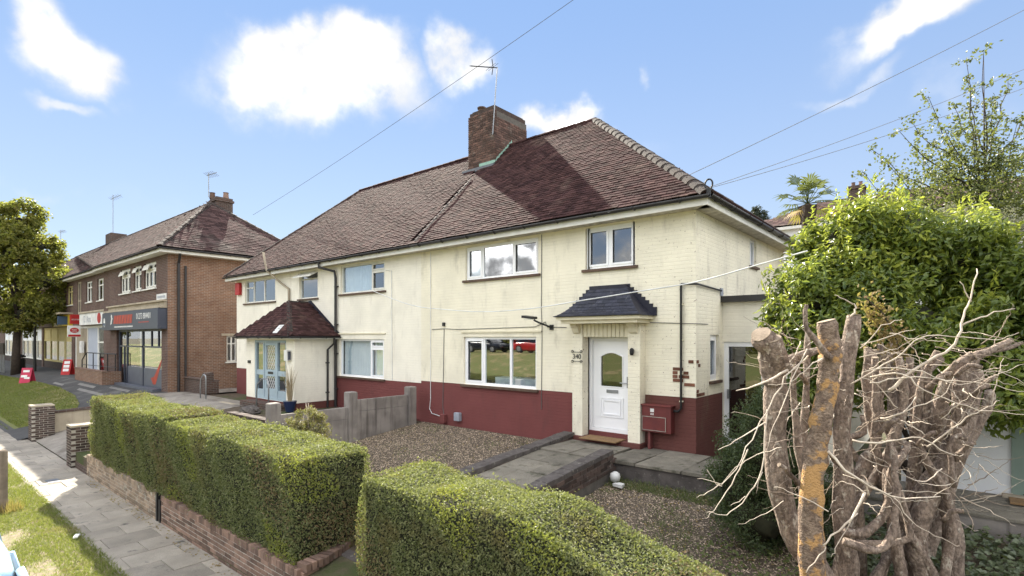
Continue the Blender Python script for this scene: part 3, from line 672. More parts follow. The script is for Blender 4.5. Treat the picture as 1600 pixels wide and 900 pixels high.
canopy = obj('canopy', cf, 'cream_paint', R)
# bell-curved slate roof of the canopy: rows of slates
def canrow(t):
    k = t**1.0; y = -.69+(.69-.10)*t; z = 2.70+.62*(t**1.45)
    xi = .60*t
    return cx0+xi, cx1-xi, y, z
nr = 9
base = MB()
for i in range(nr):
    a0 = canrow(i/nr); a1 = canrow((i+1)/nr)
    base.poly((a0[0], a0[2], a0[3]-.004), (a0[1], a0[2], a0[3]-.004), (a1[1], a1[2], a1[3]-.004), (a1[0], a1[2], a1[3]-.004))
    base.poly((a0[0], -.001, a0[3]-.004), (a0[0], a0[2], a0[3]-.004), (a1[0], a1[2], a1[3]-.004), (a1[0], -.001, a1[3]-.004))
    base.poly((a0[1], a0[2], a0[3]-.004), (a0[1], -.001, a0[3]-.004), (a1[1], -.001, a1[3]-.004), (a1[1], a1[2], a1[3]-.004))
obj('canopy_deck', base, 'lead_black', canopy)
for i in range(nr):
    a0 = canrow(i/nr); a1 = canrow(min(1, (i+1.25)/nr)); wd = a0[1]-a0[0]; k = max(3, int(wd/.17))
    for j in range(k):
        f0, f1 = (j+.02)/k, (j+.98)/k
        s = MB(); pts = []
        for (lx, hx, y, z, lift) in ((a0[0], a0[1], a0[2], a0[3], .012), (a1[0], a1[1], a1[2], a1[3], .002)):
            pts.append((lx+(hx-lx)*f0, y-.01*(lift > .01), z+lift)); pts.append((lx+(hx-lx)*f1, y-.01*(lift > .01), z+lift))
        s.prism([pts[0], pts[1], pts[3], pts[2]], (0, .002, -.009)); obj('slate', s, 'slate', canopy)
# stepped flashing on the wall behind
for i in range(8):
    z0 = 2.80+i*.0725; k = i/7; s = MB()
    s.box(-3.00+.62*k, -.80-.60*k, -.03-.001*i, -.001, z0-(.1 if i == 0 else .0), z0+.0725); obj('stepped_flashing', s, 'lead_black', canopy)
tp = MB(); tp.box(-2.30, -1.44, -.13, -.03, 3.26, 3.36); obj('top_flashing', tp, 'lead_black', canopy)
# soffit, fascia, roof of the pair
def roof_of(H, x0, x1, right):
    sf = MB()
    sf.poly((x0, EYF+.02, ZS), (x1, EYF+.02, ZS), (x1, .0, ZS), (x0, .0, ZS))
    if right: sf.poly((0, 0, ZS), (EXR-.02, EYF+.02, ZS), (EXR-.02, EYB-.02, ZS), (0, YB, ZS))
    else: sf.poly((XL, 0, ZS), (XL, YB, ZS), (EXL+.02, EYB-.02, ZS), (EXL+.02, EYF+.02, ZS))
    obj('soffit', sf, 'soffit', H)
    fa = MB(); fa.box(x0, x1, EYF, EYF+.025, ZS-.02, ZE-.04)
    if right: fa.box(EXR-.025, EXR, EYF+.0255, EYB, ZS-.02, ZE-.04)
    else: fa.box(EXL, EXL+.025, EYF+.0255, EYB, ZS-.02, ZE-.04)
    obj('fascia', fa, 'white_paint', H)
    rf = MB(); o = -.015
    if right:
        rf.poly((x0, EYF, ZE+o), (EXR, EYF, ZE+o), (AR, YR, ZR+o), (x0, YR, ZR+o)); rf.poly((EXR, EYF, ZE+o), (EXR, EYB, ZE+o), (AR, YR, ZR+o)); rf.poly((EXR, EYB, ZE+o), (x0, EYB, ZE+o), (x0, YR, ZR+o), (AR, YR, ZR+o))
    else:
        rf.poly((EXL, EYF, ZE+o), (x1, EYF, ZE+o), (x1, YR, ZR+o), (AL, YR, ZR+o)); rf.poly((EXL, EYB, ZE+o), (EXL, EYF, ZE+o), (AL, YR, ZR+o)); rf.poly((x1, EYB, ZE+o), (EXL, EYB, ZE+o), (AL, YR, ZR+o), (x1, YR, ZR+o))
    return obj('roof', rf, 'underlay', H)
rfR = roof_of(R, XP, EXR, True); rfL = roof_of(L, EXL, XP, False)
wv = Vector((0, YR-EYF, ZR-ZE)); SL = wv.length
CHX0, CHX1, CHY0, CHY1 = -8.68, -7.50, 2.54, 4.20
nochim = lambda p: not (CHX0-.05 < p.x < CHX1+.05 and p.y > CHY0-.12)
tileset(rfR, (0, EYF-.03, ZE), (1, 0, 0), wv, SL, lambda s: XP+.08, lambda s: EXR+(AR-EXR)*s/SL-.04, 'tile', npick=230, keep=nochim)
tileset(rfL, (0, EYF-.03, ZE), (1, 0, 0), wv, SL, lambda s: EXL+(AL-EXL)*s/SL+.04, lambda s: XP-.08, 'tile', npick=300, keep=nochim)
hv = Vector((AR-EXR, 0, ZR-ZE)); HL = hv.length
tileset(rfR, (EXR+.03, 0, ZE), (0, 1, 0), hv, HL, lambda s: EYF+(YR-EYF)*s/HL+.04, lambda s: EYB+(YR-EYB)*s/HL-.04, 'tile', gauge=.1, npick=70)
hiptiles(rfR, (EXR, EYF, ZE+.03), (AR, YR, ZR+.03), 'tile_grey', .14, .3); hiptiles(rfR, (EXR, EYB, ZE+.03), (AR, YR, ZR+.03), 'tile_grey', .13, .33)
hiptiles(rfL, (EXL, EYF, ZE+.03), (AL, YR, ZR+.03), 'tile_grey', .12, .33)
hiptiles(rfR, (AR, YR, ZR+.03), (CHX1, YR, ZR+.03), 'tile', .12, .33, 'ridge_tile'); hiptiles(rfL, (AL, YR, ZR+.03), (CHX0, YR, ZR+.03), 'tile', .12, .33, 'ridge_tile')
gutter(R, (XP+.02, EYF-.062, ZE-.03), (EXR+.06, EYF-.062, ZE-.03)); gutter(R, (EXR+.062, EYF-.05, ZE-.03), (EXR+.062, EYB, ZE-.03)); gutter(L, (EXL-.05, EYF-.062, ZE-.03), (XP-.02, EYF-.062, ZE-.03))
# party-line strip of lighter repointed tiles (verge wire running down the roof)
rw = MB(); rw.tube([Vector((-7.9, EYF-.05, ZE+.06))+wv*(i/10*.62)+Vector((.012*math.sin(i), 0, .01)) for i in range(11)], .012, 5); obj('roof_cable', rw, 'cable_grey', R)
# chimney
ch = obj('chimney', MB().box(CHX0+.012, CHX1-.012, CHY0+.012, CHY1-.012, 6.2, 9.55), 'mortar_dark', R)
nb = 25; zb = 7.72
brickrun(ch, (CHX0, CHY0+.05), (CHX1-.0, CHY0+.05), zb, nb, 'brick_chimney', .1)
brickrun(ch, (CHX1-.05, CHY0+.1), (CHX1-.05, CHY1), 7.72, nb-3, 'brick_chimney', .1, first=1)
cp = MB(); cp.box(CHX0-.001+.04, CHX1-.04, CHY0+.04, CHY1-.04, 9.5, 9.70); cp.box(CHX0+.10, CHX1-.10, CHY0+.10, CHY1-.10, 9.70, 9.76); obj('chimney_cap', cp, 'brick_dark', ch)
for k, (yy) in enumerate((2.85,)):
    pt = MB(); pt.lathe([(.13, 0), (.12, .1), (.15, .13), (.15, .17), (.10, .17)], (-8.35, yy, 9.76), 14); obj('chimney_pot', pt, 'brick_piece', ch)
fl = MB(); fl.prism([(CHX0-.14, CHY0-.02, 7.70), (CHX1+.05, CHY0-.02, 7.70), (CHX1+.05, CHY0-.16, 7.66), (CHX0-.14, CHY0-.16, 7.66)], (0, 0, .12)); obj('apron_flashing', fl, 'lead', ch)
f2 = MB(); f2.box(CHX1-.65, CHX1+.03, CHY0-.03, CHY0-.001, 7.80, 7.93); obj('green_flashing', f2, 'copper_green', ch)
zr = lambda y: ZE+(y-EYF)*(ZR-ZE)/(YR-EYF)
for i in range(8):
    y = CHY0+.02+i*.1; s = MB(); s.prism([(CHX1+.003, y, zr(y)+.0), (CHX1+.003, y+.14, zr(y+.14)), (CHX1+.003, y+.12, zr(y+.14)+.14), (CHX1+.003, y+.02, zr(y)+.13)], (.012+.001*(i % 2), 0, 0)); obj('green_flashing', s, 'copper_green', ch)
aer = thing('tv_aerial', 'thin television aerial on a pole clamped to the big brick chimney', 'aerial', (-7.52, CHY0-.04, 8.8))
ap = Vector((-7.55, CHY0-.035, 8.75)); at_ = at(777, 105, (ap-CAM).dot(FW))
obj('pole', MB().tube([ap, at_], .018, 6), 'grey_metal', aer)
bd = at(735, 103, (ap-CAM).dot(FW)-.2); ar = MB(); ar.tube([at_+Vector((0, 0, -.02)), bd], .016, 6); obj('boom', ar, 'black_metal', aer)
for i in range(9):
    c = at_.lerp(bd, .15+.1*i); e = Vector((.06, .06, .0)) if i > 1 else Vector((.12, .1, .12))
    obj('element', MB().tube([c-e, c+e], .006, 4), 'black_metal', aer)
obj('reflector', MB().tube([at_.lerp(bd, .2)+Vector((0, 0, -.25)), at_.lerp(bd, .16), at_.lerp(bd, .2)+Vector((0, 0, .25))], .014, 5), 'black_metal', aer)
# side extension with flat roof
EX = ('y', 1.49)
ex = MB(); wall_holes(ex, EX, 0.001, 2.2, -.4, 3.0, [(.03, .86, -.4, 2.16)]); ex.poly((2.2, 1.49, -.4), (2.2, 5.5, -.4), (2.2, 5.5, 3.0), (2.2, 1.49, 3.0)); obj('extension_wall', ex, 'cream_render', R)
er = MB(); er.box(.002, 2.32, 1.37, 5.6, 3.0, 3.13); obj('flat_roof', er, 'gutter', R)
edf = MB(); wbox(edf, EX, .03, .12, -.1, 2.16, -.1, -.03); wbox(edf, EX, .77, .86, -.1, 2.16, -.1, -.03); wbox(edf, EX, .12, .77, 2.06, 2.16, -.1, -.03); wbox(edf, EX, .12, .77, -.1, .1, -.1, -.03)
ed = obj('side_door', edf, 'upvc', R); g = MB(); wbox(g, EX, .12, .77, .1, 2.06, -.07, -.06); obj('pane', g, 'glass_dark', ed)
g = MB(); wbox(g, EX, 0, .9, -.2, 2.2, -.5, -.45); obj('interior', g, 'room', ed); g = MB(); wbox(g, EX, .10, .13, .95, 1.15, -.03, .02); obj('handle', g, 'grey_metal', ed)
# pipes, cables, boxes on the facade
dp = MB(); dp.tube([(-.28, -.05, 3.3), (-.28, -.05, .86), (-.33, -.06, .80), (-.42, -.07, .80)], .024, 8); pipe = obj('downpipe', dp, 'black_metal', R)
for z in (2.9, 2.2, 1.55, 1.0): obj('pipe_clip', MB().box(-.315, -.245, -.055, -.001, z-.012, z+.012), 'cream_paint', pipe)
obj('waste_pipe', MB().tube([(-.28, -.05, 3.3), (.045, -.05, 3.28), (.045, 1.3, 3.24)], .02, 8), 'black_metal', R)
obj('grey_vent', MB().box(.001, .03, 1.32, 1.46, 3.14, 3.3), 'grey_plastic', R)
def cable(name, pts, r, m, par=R): return obj(name, MB().tube(pts, r, 5), m, par)
cable('facade_cable', [(-7.66, -.012, 4.7), (-7.66, -.012, .5), (-7.7, -.012, .22), (-7.6, -.02, .10), (-7.0, -.03, .02)], .011, 'cable_white')
cable('facade_cable', [(-7.1, -.012, 2.5), (-7.15, -.012, .3), (-7.1, -.012, .1)], .009, 'cable_grey')
cable('facade_cable', [(-3.71, -.012, 4.7), (-3.72, -.014, 2.9), (-3.70, -.012, 2.5), (-3.72, -.012, .55)], .008, 'cable_grey')
cable('facade_cable', [(-7.6, -.012, 2.48), (-7.1, -.012, 2.5), (-6.5, -.012, 2.47), (-3.9, -.012, 2.51), (-3.6, -.012, 2.62), (-3.55, -.012, 2.5), (-3.0, -.012, 2.48)], .008, 'cable_grey')
cable('facade_cable', [(-1.0, -.012, 2.56), (-.3, -.012, 2.53), (.01, -.012, 2.52), (.013, .6, 2.52)], .007, 'cable_grey')
obj('junction_box', MB().box(-7.14, -7.06, -.05, -.001, 2.57, 2.67), 'black_metal', R)
mb_ = tag(obj('cable_box', MB().cbox(-7.16, -6.98, -.12, -.001, -.1, .12, .01), 'red_wall'), 'small dark red cable box low on the red plinth', 'utility box')
tag(obj('vent_box', MB().cbox(-6.62, -6.42, -.1, -.001, .0, .22, .012), 'grey_plastic'), 'small grey plastic box low on the red plinth', 'utility box')
gm = thing('meter_box', 'dark red gas meter box fixed to the wall beside the front door', 'meter box', (-.72, -.1, .3))
obj('body', MB().box(-1.04, -.43, -.19, -.002, .36, .88), 'red_box', gm); fl_ = obj('flap', MB().cbox(-1.02, -.53, -.205, -.191, .40, .66, .003), 'red_box', gm)
tr_ = MB()
for (x0, x1, z0, z1) in ((-1.025, -.525, .66, .672), (-1.025, -.525, .39, .40), (-.536, -.525, .40, .66), (-1.03, -1.02, .40, .66)): tr_.box(x0, x1, -.209, -.2055, z0, z1)
obj('chipped_edge', tr_, 'mortar', fl_)
obj('lid', MB().cbox(-1.06, -.41, -.21, -.003, .881, .905, .008), 'red_box', gm); obj('leg', MB().box(-.93, -.88, -.15, -.003, -.05, .359), 'red_wall', gm)
lab = MB(); lab.box(-.86, -.78, -.1925, -.191, .76, .83).box(-.85, -.83, -.1925, -.191, .70, .74).box(-.81, -.79, -.1925, -.191, .70, .74); obj('paint_chip', lab, 'sign_white', gm)
# bare bricks where the paint has come away
bb = brickmesh('bare', .21, .012, .062, 'bare_brick'); bs = brickmesh('bare', .1, .012, .062, 'bare_brick')
for (x, z, k) in ((-.36, 1.60, 1), (-.42, 1.525, 0), (-.20, 1.525, 0), (-.24, 1.45, 1), (-.36, 1.375, 1), (-.42, 1.45, 0), (-.13, 1.30, 1), (-.10, 1.75, 0)):
    inst('bare_brick', bb if k else bs, (x, -.004, z), R)
b2 = brickmesh('bare2', .012, .1, .062, 'bare_brick'); b3 = brickmesh('bare2', .012, .2, .062, 'bare_brick')
for (y, z, k) in ((.07, 1.75, 0), (.15, 1.675, 0), (.12, 1.10, 1), (.33, 1.10, 1), (.07, 1.175, 0)):
    inst('bare_brick', b3 if k else b2, (.004, y, z), R)
hn = thing('house_number', 'black wrought iron house number 340 fixed beside the front door', 'house number', (-2.56, -.25, 1.8))
NF = ('y', -.25)
text(hn, '340', NF, -2.56, 1.83, .15, 'black_metal', .012, 'numeral')
for sx in (-1, 1):
    for sz in (-1, 1):
        c = Vector((-2.56+sx*.115, -.265, 1.83+sz*.11)); obj('scroll', MB().tube([c+Vector((math.cos(a)*.035*(1-a/14), 0, math.sin(a)*.035*(1-a/14))) for a in np.linspace(0, 8.5, 22)], .006, 5), 'black_metal', hn)
hf = MB(); hf.tube([(-2.67, -.265, 1.73), (-2.45, -.265, 1.73)], .006, 5); hf.tube([(-2.67, -.265, 1.93), (-2.45, -.265, 1.93)], .006, 5); hf.tube([(-2.66, -.265, 1.73), (-2.66, -.24, 1.73)], .005, 4).tube([(-2.46, -.265, 1.93), (-2.46, -.24, 1.93)], .005, 4); obj('bracket', hf, 'black_metal', hn)
fd = thing('floodlight', 'black floodlight on a short arm above the ground floor window', 'lamp', (-3.43, -.02, 2.5))
obj('wall_plate', MB().box(-3.47, -3.37, -.03, -.001, 2.43, 2.55), 'black_metal', fd); obj('arm', MB().tube([(-3.42, -.03, 2.49), (-3.6, -.28, 2.60), (-3.68, -.36, 2.66)], .022, 7), 'black_metal', fd)
fh = MB(); fh.prism([(-3.62, -.30, 2.68), (-3.92, -.34, 2.72), (-3.92, -.52, 2.71), (-3.62, -.50, 2.67)], (0, 0, .055)); obj('lamp_head', fh, 'black_metal', fd); obj('lens', MB().box(-3.88, -3.68, -.48, -.36, 2.66, 2.668), 'glass_shop', fd)
wlm = thing('wall_lantern', 'small black lantern on the cream pilaster right of the front door', 'lamp', (-1.2, -.24, 1.95))
obj('body', MB().lathe([(.03, -.06), (.045, -.02), (.045, .05), (.02, .09)], (-1.2, -.32, 1.95), 10), 'black_metal', wlm); obj('arm', MB().box(-1.215, -1.185, -.31, -.241, 1.98, 2.01), 'black_metal', wlm)
tag(obj('doormat', MB().cbox(-2.32, -1.45, -.55, -.10, .104, .125, .004), 'door_mat'), 'brown coir doormat at the white front door', 'doormat')

# ---- left house
lwin = [(-12.33, -9.85, .95, 2.2), (-12.27, -9.8, 3.72, 4.68), (-15.02, -13.73, 3.68, 4.68), (-19.59, -16.89, 3.70, 4.66)]
obj('wall', wall_holes(MB(), FR, XL, XP, .93, ZS, lwin), 'cream_render', L); obj('painted_plinth', wall_holes(MB(), FR, XL, XP, -.7, .93, []), 'red_wall', L)
bw = MB(); bw.poly((XP, YB, -.7), (XL, YB, -.7), (XL, YB, ZS), (XP, YB, ZS)); bw.poly((XL, YB, -.7), (XL, 0, -.7), (XL, 0, ZS), (XL, YB, ZS)); obj('rear_wall', bw, 'cream_render', L)
window(L, FR, *lwin[0], (.70,), fw=.06, curtain=[(.02, .68), (.72, .98)], transom={1: .78}, sash=(1,))
window(L, FR, *lwin[1], (.70,), fw=.06, curtain=[(.02, .66)], transom={1: .68}, sash=(1,), mframe='white_paint')
window(L, FR, *lwin[3], (.27, .62), fw=.06, transom={0: .68}, mframe='white_paint')
nwin = window(L, FR, *lwin[2], (), fw=.05, transom={0: .72}, mframe='white_paint')
vs = MB(); zt = 4.62; vs.prism([(-15.0, -.02, zt), (-13.76, -.02, zt), (-13.76, -.28, zt-.14), (-15.0, -.28, zt-.14)], (0, 0, -.04)); obj('open_vent_sash', vs, 'white_paint', nwin)
PFR = ('y', -1.5); PSD = ('x', -12.54); PX0, PX1 = -16.0, -12.54
obj('porch_wall', wall_holes(wall_holes(MB(), PFR, PX0, PX1, .12, 2.2, [(-15.35, -13.08, .12, 2.16)]), PSD, -1.5, 0, .12, 2.2, []).add([(PX0, -1.5, -.6), (PX0, 0, -.6), (PX0, 0, 2.2), (PX0, -1.5, 2.2)], [(0, 1, 2, 3)]), 'cream_render', L)
obj('porch_plinth', wall_holes(wall_holes(MB(), PFR, PX0, PX1, -.8, .12, []), PSD, -1.5, 0, -.8, .12, []), 'red_wall_worn', L)
PE = .28; pz = 2.28; pzr = 3.50; px = (PX0+PX1)/2; pyf = -.78
pr2 = MB(); pr2.box(PX0-PE, PX1+PE, -1.5-PE, -.001, 2.2, 2.26); obj('porch_fascia', pr2, 'white_paint', L)
pr3 = MB(); A_ = (PX0-PE, -1.5-PE, pz); B_ = (PX1+PE, -1.5-PE, pz); Cc = (px, pyf, pzr); Dd = (px, 0, pzr)
pr3.poly(A_, B_, Cc); pr3.poly(B_, (PX1+PE, 0, pz), Dd, Cc); pr3.poly((PX0-PE, 0, pz), A_, Cc, Dd); prf = obj('porch_roof', pr3, 'underlay', L)
v1 = Vector((0, pyf-A_[1], pzr-pz)); l1 = v1.length
hwid = (PX1-PX0)/2+PE
tileset(prf, (px, -1.5-PE-.02, pz+.01), (1, 0, 0), v1, l1, lambda s: -hwid*(1-s/l1)+.03, lambda s: hwid*(1-s/l1)-.03, 'tile', .1, .165, 0, 'porch_tile')
v2 = Vector((px-B_[0], 0, pzr-pz)); l2 = v2.length
tileset(prf, (PX1+PE+.02, 0, pz+.01), (0, 1, 0), v2, l2, lambda s: (-1.5-PE)+(pyf+1.5+PE)*s/l2+.03, lambda s: -.04, 'tile', .1, .165, 0, 'porch_tile')
hiptiles(prf, (B_[0], B_[1], pz+.04), (px, pyf, pzr+.04), 'tile_grey', .09, .28); hiptiles(prf, (px, pyf, pzr+.04), (px, 0, pzr+.04), 'tile_grey', .09, .28, 'ridge_tile')
fls = MB(); fls.prism([(px-.15, -.006, pzr+.06), (px+.1, -.006, pzr+.10), (PX1+PE, -.006, pz+.10), (PX1+PE, -.006, pz+.0), (px, -.006, pzr-.05)], (0, -.02, 0)); obj('porch_flashing', fls, 'lead_black', L)
gutter(L, (PX0-PE, -1.5-PE-.06, pz), (PX1+PE+.05, -1.5-PE-.06, pz), .045); gutter(L, (PX1+PE+.05, -1.5-PE-.05, pz), (PX1+PE+.05, -.02, pz), .045)
tag(obj('roof_note', MB().box(-13.62, -13.32, -1.62, -1.30, 2.5, 2.502), 'sign_white', L))
bpy.data.objects['roof_note'].name = 'white_patch'
# the patch lies on the porch slope
wpch = bpy.data.objects['white_patch']; wpch.data.clear_geometry(); t0 = Vector((-13.35, -1.5-PE, pz))+v1*.06; e1 = Vector((.28, 0, 0)); e2 = v1*.22; nn = Vector((0, -v1.z, -v1.y)).normalized()*-.05
q = [t0-e1*.6+nn*0, t0+e1*.6, t0+e1*.6+e2+Vector((.05, 0, 0)), t0-e1*.4+e2]
wpch.data.from_pydata([tuple(p+Vector((0, -.04, .05))-wloc(L)) for p in q], [], [(0, 1, 2, 3)]); wpch.data.materials.append(MATS['sign_white']) if not wpch.data.materials else None
# porch door with leaded sidelights
pd = MB()
for (u0, u1, v0, v1_) in ((-15.35, -15.27, .12, 2.16), (-13.16, -13.08, .12, 2.16), (-15.27, -13.16, 2.08, 2.16), (-15.27, -13.16, .12, .2), (-14.75, -14.67, .2, 2.08), (-13.80, -13.72, .2, 2.08)): wbox(pd, PFR, u0, u1, v0, v1_, -.1, -.02)
for (u0, u1, v0, v1_) in ((-15.27, -14.75, .2, .45), (-15.27, -14.75, .95, 1.12), (-13.72, -13.16, .2, .45), (-13.72, -13.16, .95, 1.12), (-14.67, -14.55, .2, 2.08), (-13.92, -13.80, .2, 2.08), (-14.55, -13.92, .2, .5), (-14.55, -13.92, .92, 1.15), (-14.55, -13.92, 1.98, 2.08)): wbox(pd, PFR, u0, u1, v0, v1_, -.09, -.04)
pdo = obj('porch_door', pd, 'blue_door', L)
for (u0, u1, v0, v1_) in ((-15.27, -14.75, .45, .95), (-15.27, -14.75, 1.12, 2.08), (-13.72, -13.16, .45, .95), (-13.72, -13.16, 1.12, 2.08), (-14.55, -13.92, .5, .92), (-14.55, -13.92, 1.15, 1.98)):
    g = MB(); wbox(g, PFR, u0, u1, v0, v1_, -.075, -.068); obj('pane', g, 'glass', pdo)
    if u0 == -14.55:
        ld = MB(); stp_ = .16; k = -4
        for k in range(-12, 14):
            for sg in (1, -1):
                pts = []
                for tt in np.linspace(0, 1, 40):
                    uu = u0+(u1-u0)*tt; vv = v0+(uu-u0)*1.6*sg+k*stp_*1.3
                    if v0 <= vv <= v1_: pts.append((uu, vv))
                if len(pts) > 1: ld.tube([wp(PFR, *pts[0], -.066), wp(PFR, *pts[-1], -.066)], .008, 4)
        obj('lead_lattice', ld, 'sign_white', pdo)
g = MB(); wbox(g, PFR, -15.4, -13.0, .1, 2.2, -1.3, -1.25); wbox(g, PFR, -15.45, -15.4, .1, 2.2, -1.3, -.11); wbox(g, PFR, -13.05, -13.0, .1, 2.2, -1.3, -.11); obj('porch_interior', g, 'room', L)
g = MB(); wbox(g, PFR, -14.42, -14.05, 1.0, 1.08, -.04, -.03); obj('letter_box', g, 'black_metal', pdo)
obj('porch_step', MB().cbox(-15.5, -12.9, -1.95, -1.501, -.7, .06, .01), 'dark_brick', L)
obj('name_plate', MB().box(-15.85, -15.65, -1.53, -1.501, 1.33, 1.43), 'black_metal', L)
pl_ = obj('porch_lamp', MB().cbox(-13.0, -12.78, -1.62, -1.501, 1.5, 1.85, .02), 'sign_white', L); obj('lamp_glass', MB().box(-12.78, -12.73, -1.6, -1.53, 1.53, 1.8), 'shopframe', pl_)
obj('alarm_box', MB().cbox(-20.28, -19.88, -.12, -.001, 4.1, 4.62, .03), 'alarm_red', L)
obj('flue_pipe', MB().tube([(-16.72, -.55, 5.55), (-16.66, -.45, 4.85), (-16.2, -.1, 4.35), (-15.7, -.06, 4.1), (-15.68, -.06, 3.2)], .042, 8), 'concrete_pale', L, True)
d1 = obj('downpipe', MB().tube([(-12.95, EYF-.06, 4.82), (-12.95, EYF-.06, 4.66), (-12.52, -.08, 4.52), (-12.46, -.07, 4.3), (-12.46, -.07, -.4)], .045, 8), 'gutter', L)
for z in (4.0, 2.7, 1.7, .5): obj('pipe_clip', MB().box(-12.54, -12.38, -.08, -.001, z-.02, z+.02), 'gutter', d1)
d2 = obj('downpipe', MB().tube([(PX1+PE+.03, -.25, pz-.05), (PX1+PE, -.25, 2.05), (PX1+.06, -.35, 1.85), (PX1+.05, -.35, -.3)], .035, 8), 'gutter', L)
for z in (1.4, .4): obj('pipe_clip', MB().box(PX1+.001, PX1+.09, -.4, -.3, z-.02, z+.02), 'gutter', d2)
obj('lintel_ledge', MB().box(-12.4, -9.75, -.03, -.001, 2.36, 2.40), 'cream_paint', L)
cable('facade_cable', [(-9.75, -.012, 4.35), (-9.45, -.012, 4.3), (-9.42, -.012, .95)], .012, 'cable_white', L)

# ------------------------------------------------------------------ front garden
pth = thing('garden_path', 'sloping slab path between low dark walls up to the white front door', 'path', (0, 0, 0))
pth.rotation_euler = (0, 0, 0)
def pathz(y): return .02+(y+1.3)*.085 if y < -1.3 else .02
pbed = MB(); pbed.add([(-2.62, -.3, pathz(-.3)-.03), (-1.19, -.3, pathz(-.3)-.03), (-1.19, -1.3, -.01), (-2.62, -1.3, -.01), (-1.19, -4.6, pathz(-4.6)-.03), (-2.62, -4.6, pathz(-4.6)-.03)], [(3, 2, 1, 0), (5, 4, 2, 3)]); obj('bed', pbed, 'joint', pth)
sm = {}
for i in range(7):
    y1 = -.36-i*.61; y0 = y1-.6
    cuts = [-2.61, -1.9, -1.2] if i % 2 else [-2.61, -2.15, -1.2]
    for a, b in zip(cuts[:-1], cuts[1:]):
        k = round(b-a, 2)
        if k not in sm: sm[k] = meshof('slab', MB().cbox(-k/2+.006, k/2-.006, -.295, .295, -.05, 0, .006), 'path_slab')
        o = inst('slab', sm[k], ((a+b)/2, (y0+y1)/2, pathz((y0+y1)/2)+rnd.uniform(-.006, .006)), pth); o.rotation_euler = (math.atan(.085) if y1 < -1.2 else 0, rnd.uniform(-.01, .01), 0)
for i in range(6):
    obj('step', MB().cbox(-2.9, -1.2, -4.62-(i+1)*.33, -4.62-i*.33+.02, -1.6, -.30-(i+.0)*.175, .012), 'kerb_stone', pth)
pat = thing('patio', 'strip of grey slabs along the foot of the red plinth by the corner', 'patio', (.5, -.7, 0))
obj('bed', MB().box(-1.1, 2.3, -1.42, -.001, -.5, -.055), 'kerb_stone', pat)
for i, (a, b) in enumerate(((-1.15, -.55), (-.54, .30), (.31, 1.05), (1.06, 1.8), (1.81, 2.4))):
    for (y0, y1) in (((-1.46, -.62), (-.61, -.01)) if i % 2 else ((-1.46, -.80), (-.79, -.01))):
        s = MB(); s.cbox(a, b-.01, y0, y1-.01, -.054, -.0+rnd.uniform(-.008, .008), .006); obj('slab', s, 'path_slab', pat)
def pathwall(name, label, x0, x1, ya, yb, za, zb, hgt, seed):
    t = thing(name, label, 'garden wall', ((x0+x1)/2, ya, za-hgt)); n = int((ya-yb)/.225); sl = (zb-za)/(yb-ya)
    core = MB(); core.prism([(x0+.012, ya-.01, za-.07), (x0+.012, yb+.01, zb-.07), (x0+.012, yb+.01, zb-hgt-.3), (x0+.012, ya-.01, za-hgt-.3)], (x1-x0-.024, 0, 0)); obj('core', core, 'mortar_dark', t)
    ang = math.atan(sl)
    for i in range(n):
        y = ya-(i+.5)*.225; z = za+(y-ya)*sl
        me = brickmesh('cop', .222, x1-x0, .075, 'kerb_stone'); o = inst('coping_brick', me, ((x0+x1)/2+rnd.uniform(-.008, .008), y, z-.075+rnd.uniform(-.008, .008)), t); o.rotation_euler = (ang+rnd.uniform(-.02, .02), 0, PI/2); o.rotation_euler = Matrix.Rotation(PI/2, 3, 'Z').to_euler(); o.rotation_euler = (Matrix.Rotation(ang, 3, 'X') @ Matrix.Rotation(PI/2, 3, 'Z')).to_euler()
        for c in range(4):
            me2 = brickmesh('pw', .215, .1, .065, 'brick_dark')
            for xx in (x0+.05, x1-.05):
                o = inst('brick', me2, (xx+rnd.uniform(-.004, .004), y+(.11 if c % 2 else 0), z-.075-(c+1)*.075), t); o.rotation_euler = (Matrix.Rotation(ang, 3, 'X') @ Matrix.Rotation(PI/2, 3, 'Z')).to_euler()
    e = MB(); e.cbox(x0-.004, x1+.004, yb-.03, yb+.02, zb-hgt-.2, zb-.004, .02); obj('end_face', e, 'kerb_stone', t)
    return t
pathwall('path_wall', 'low dark wall left of the sloping path, meeting the house by the door', -2.90, -2.62, -.26, -4.6, .16, -.16, .34, 1)
pathwall('path_wall', 'low dark wall right of the sloping path, ending short of the house', -1.20, -.95, -1.50, -3.75, .20, -.01, .36, 2)
tag(obj('globe_stone', MB().lathe([(.02, -.10), (.075, -.07), (.095, 0), (.08, .06), (.03, .095)], (-.80, -1.72, -.23), 14), 'sign_white', smooth=True), 'round white stone lying at the end of the path wall', 'stone')
tag(obj('broken_stone', MB().prism([(-.72, -1.95, -.33), (-.52, -1.99, -.33), (-.55, -1.84, -.33), (-.66, -1.82, -.33)], (0, 0, .05)), 'sign_white'), 'flat broken white stone beside the round white stone', 'stone')
# concrete post-and-panel fence on the boundary
fn = thing('concrete_fence', 'weathered concrete post and panel fence between the two front gardens', 'fence', (-8.1, -3, -.6))
fy = [-.40, -2.34, -4.36, -6.2]; ft = [.86, .86, .76, .5]
for y, z in zip(fy, ft): obj('post', MB().cbox(-8.2, -7.96, y-.12, y+.12, -1.3, z, .02), 'concrete_fence', fn)
for i in range(3):
    y0, y1 = fy[i+1]+.121, fy[i]-.121; z0 = [.62, .48, .25][i]; z1 = z0+(.02 if i == 0 else 0)
    nb_ = 2
    for k in range(nb_):
        ya, yb = y0+(y1-y0)*k/nb_, y0+(y1-y0)*(k+1)/nb_
        obj('panel', MB().cbox(-8.115, -8.045, y0, y1, -1.2 if k == 0 else z1-.30, z1-.306 if k == 0 else z1, .012), 'concrete_fence', fn)
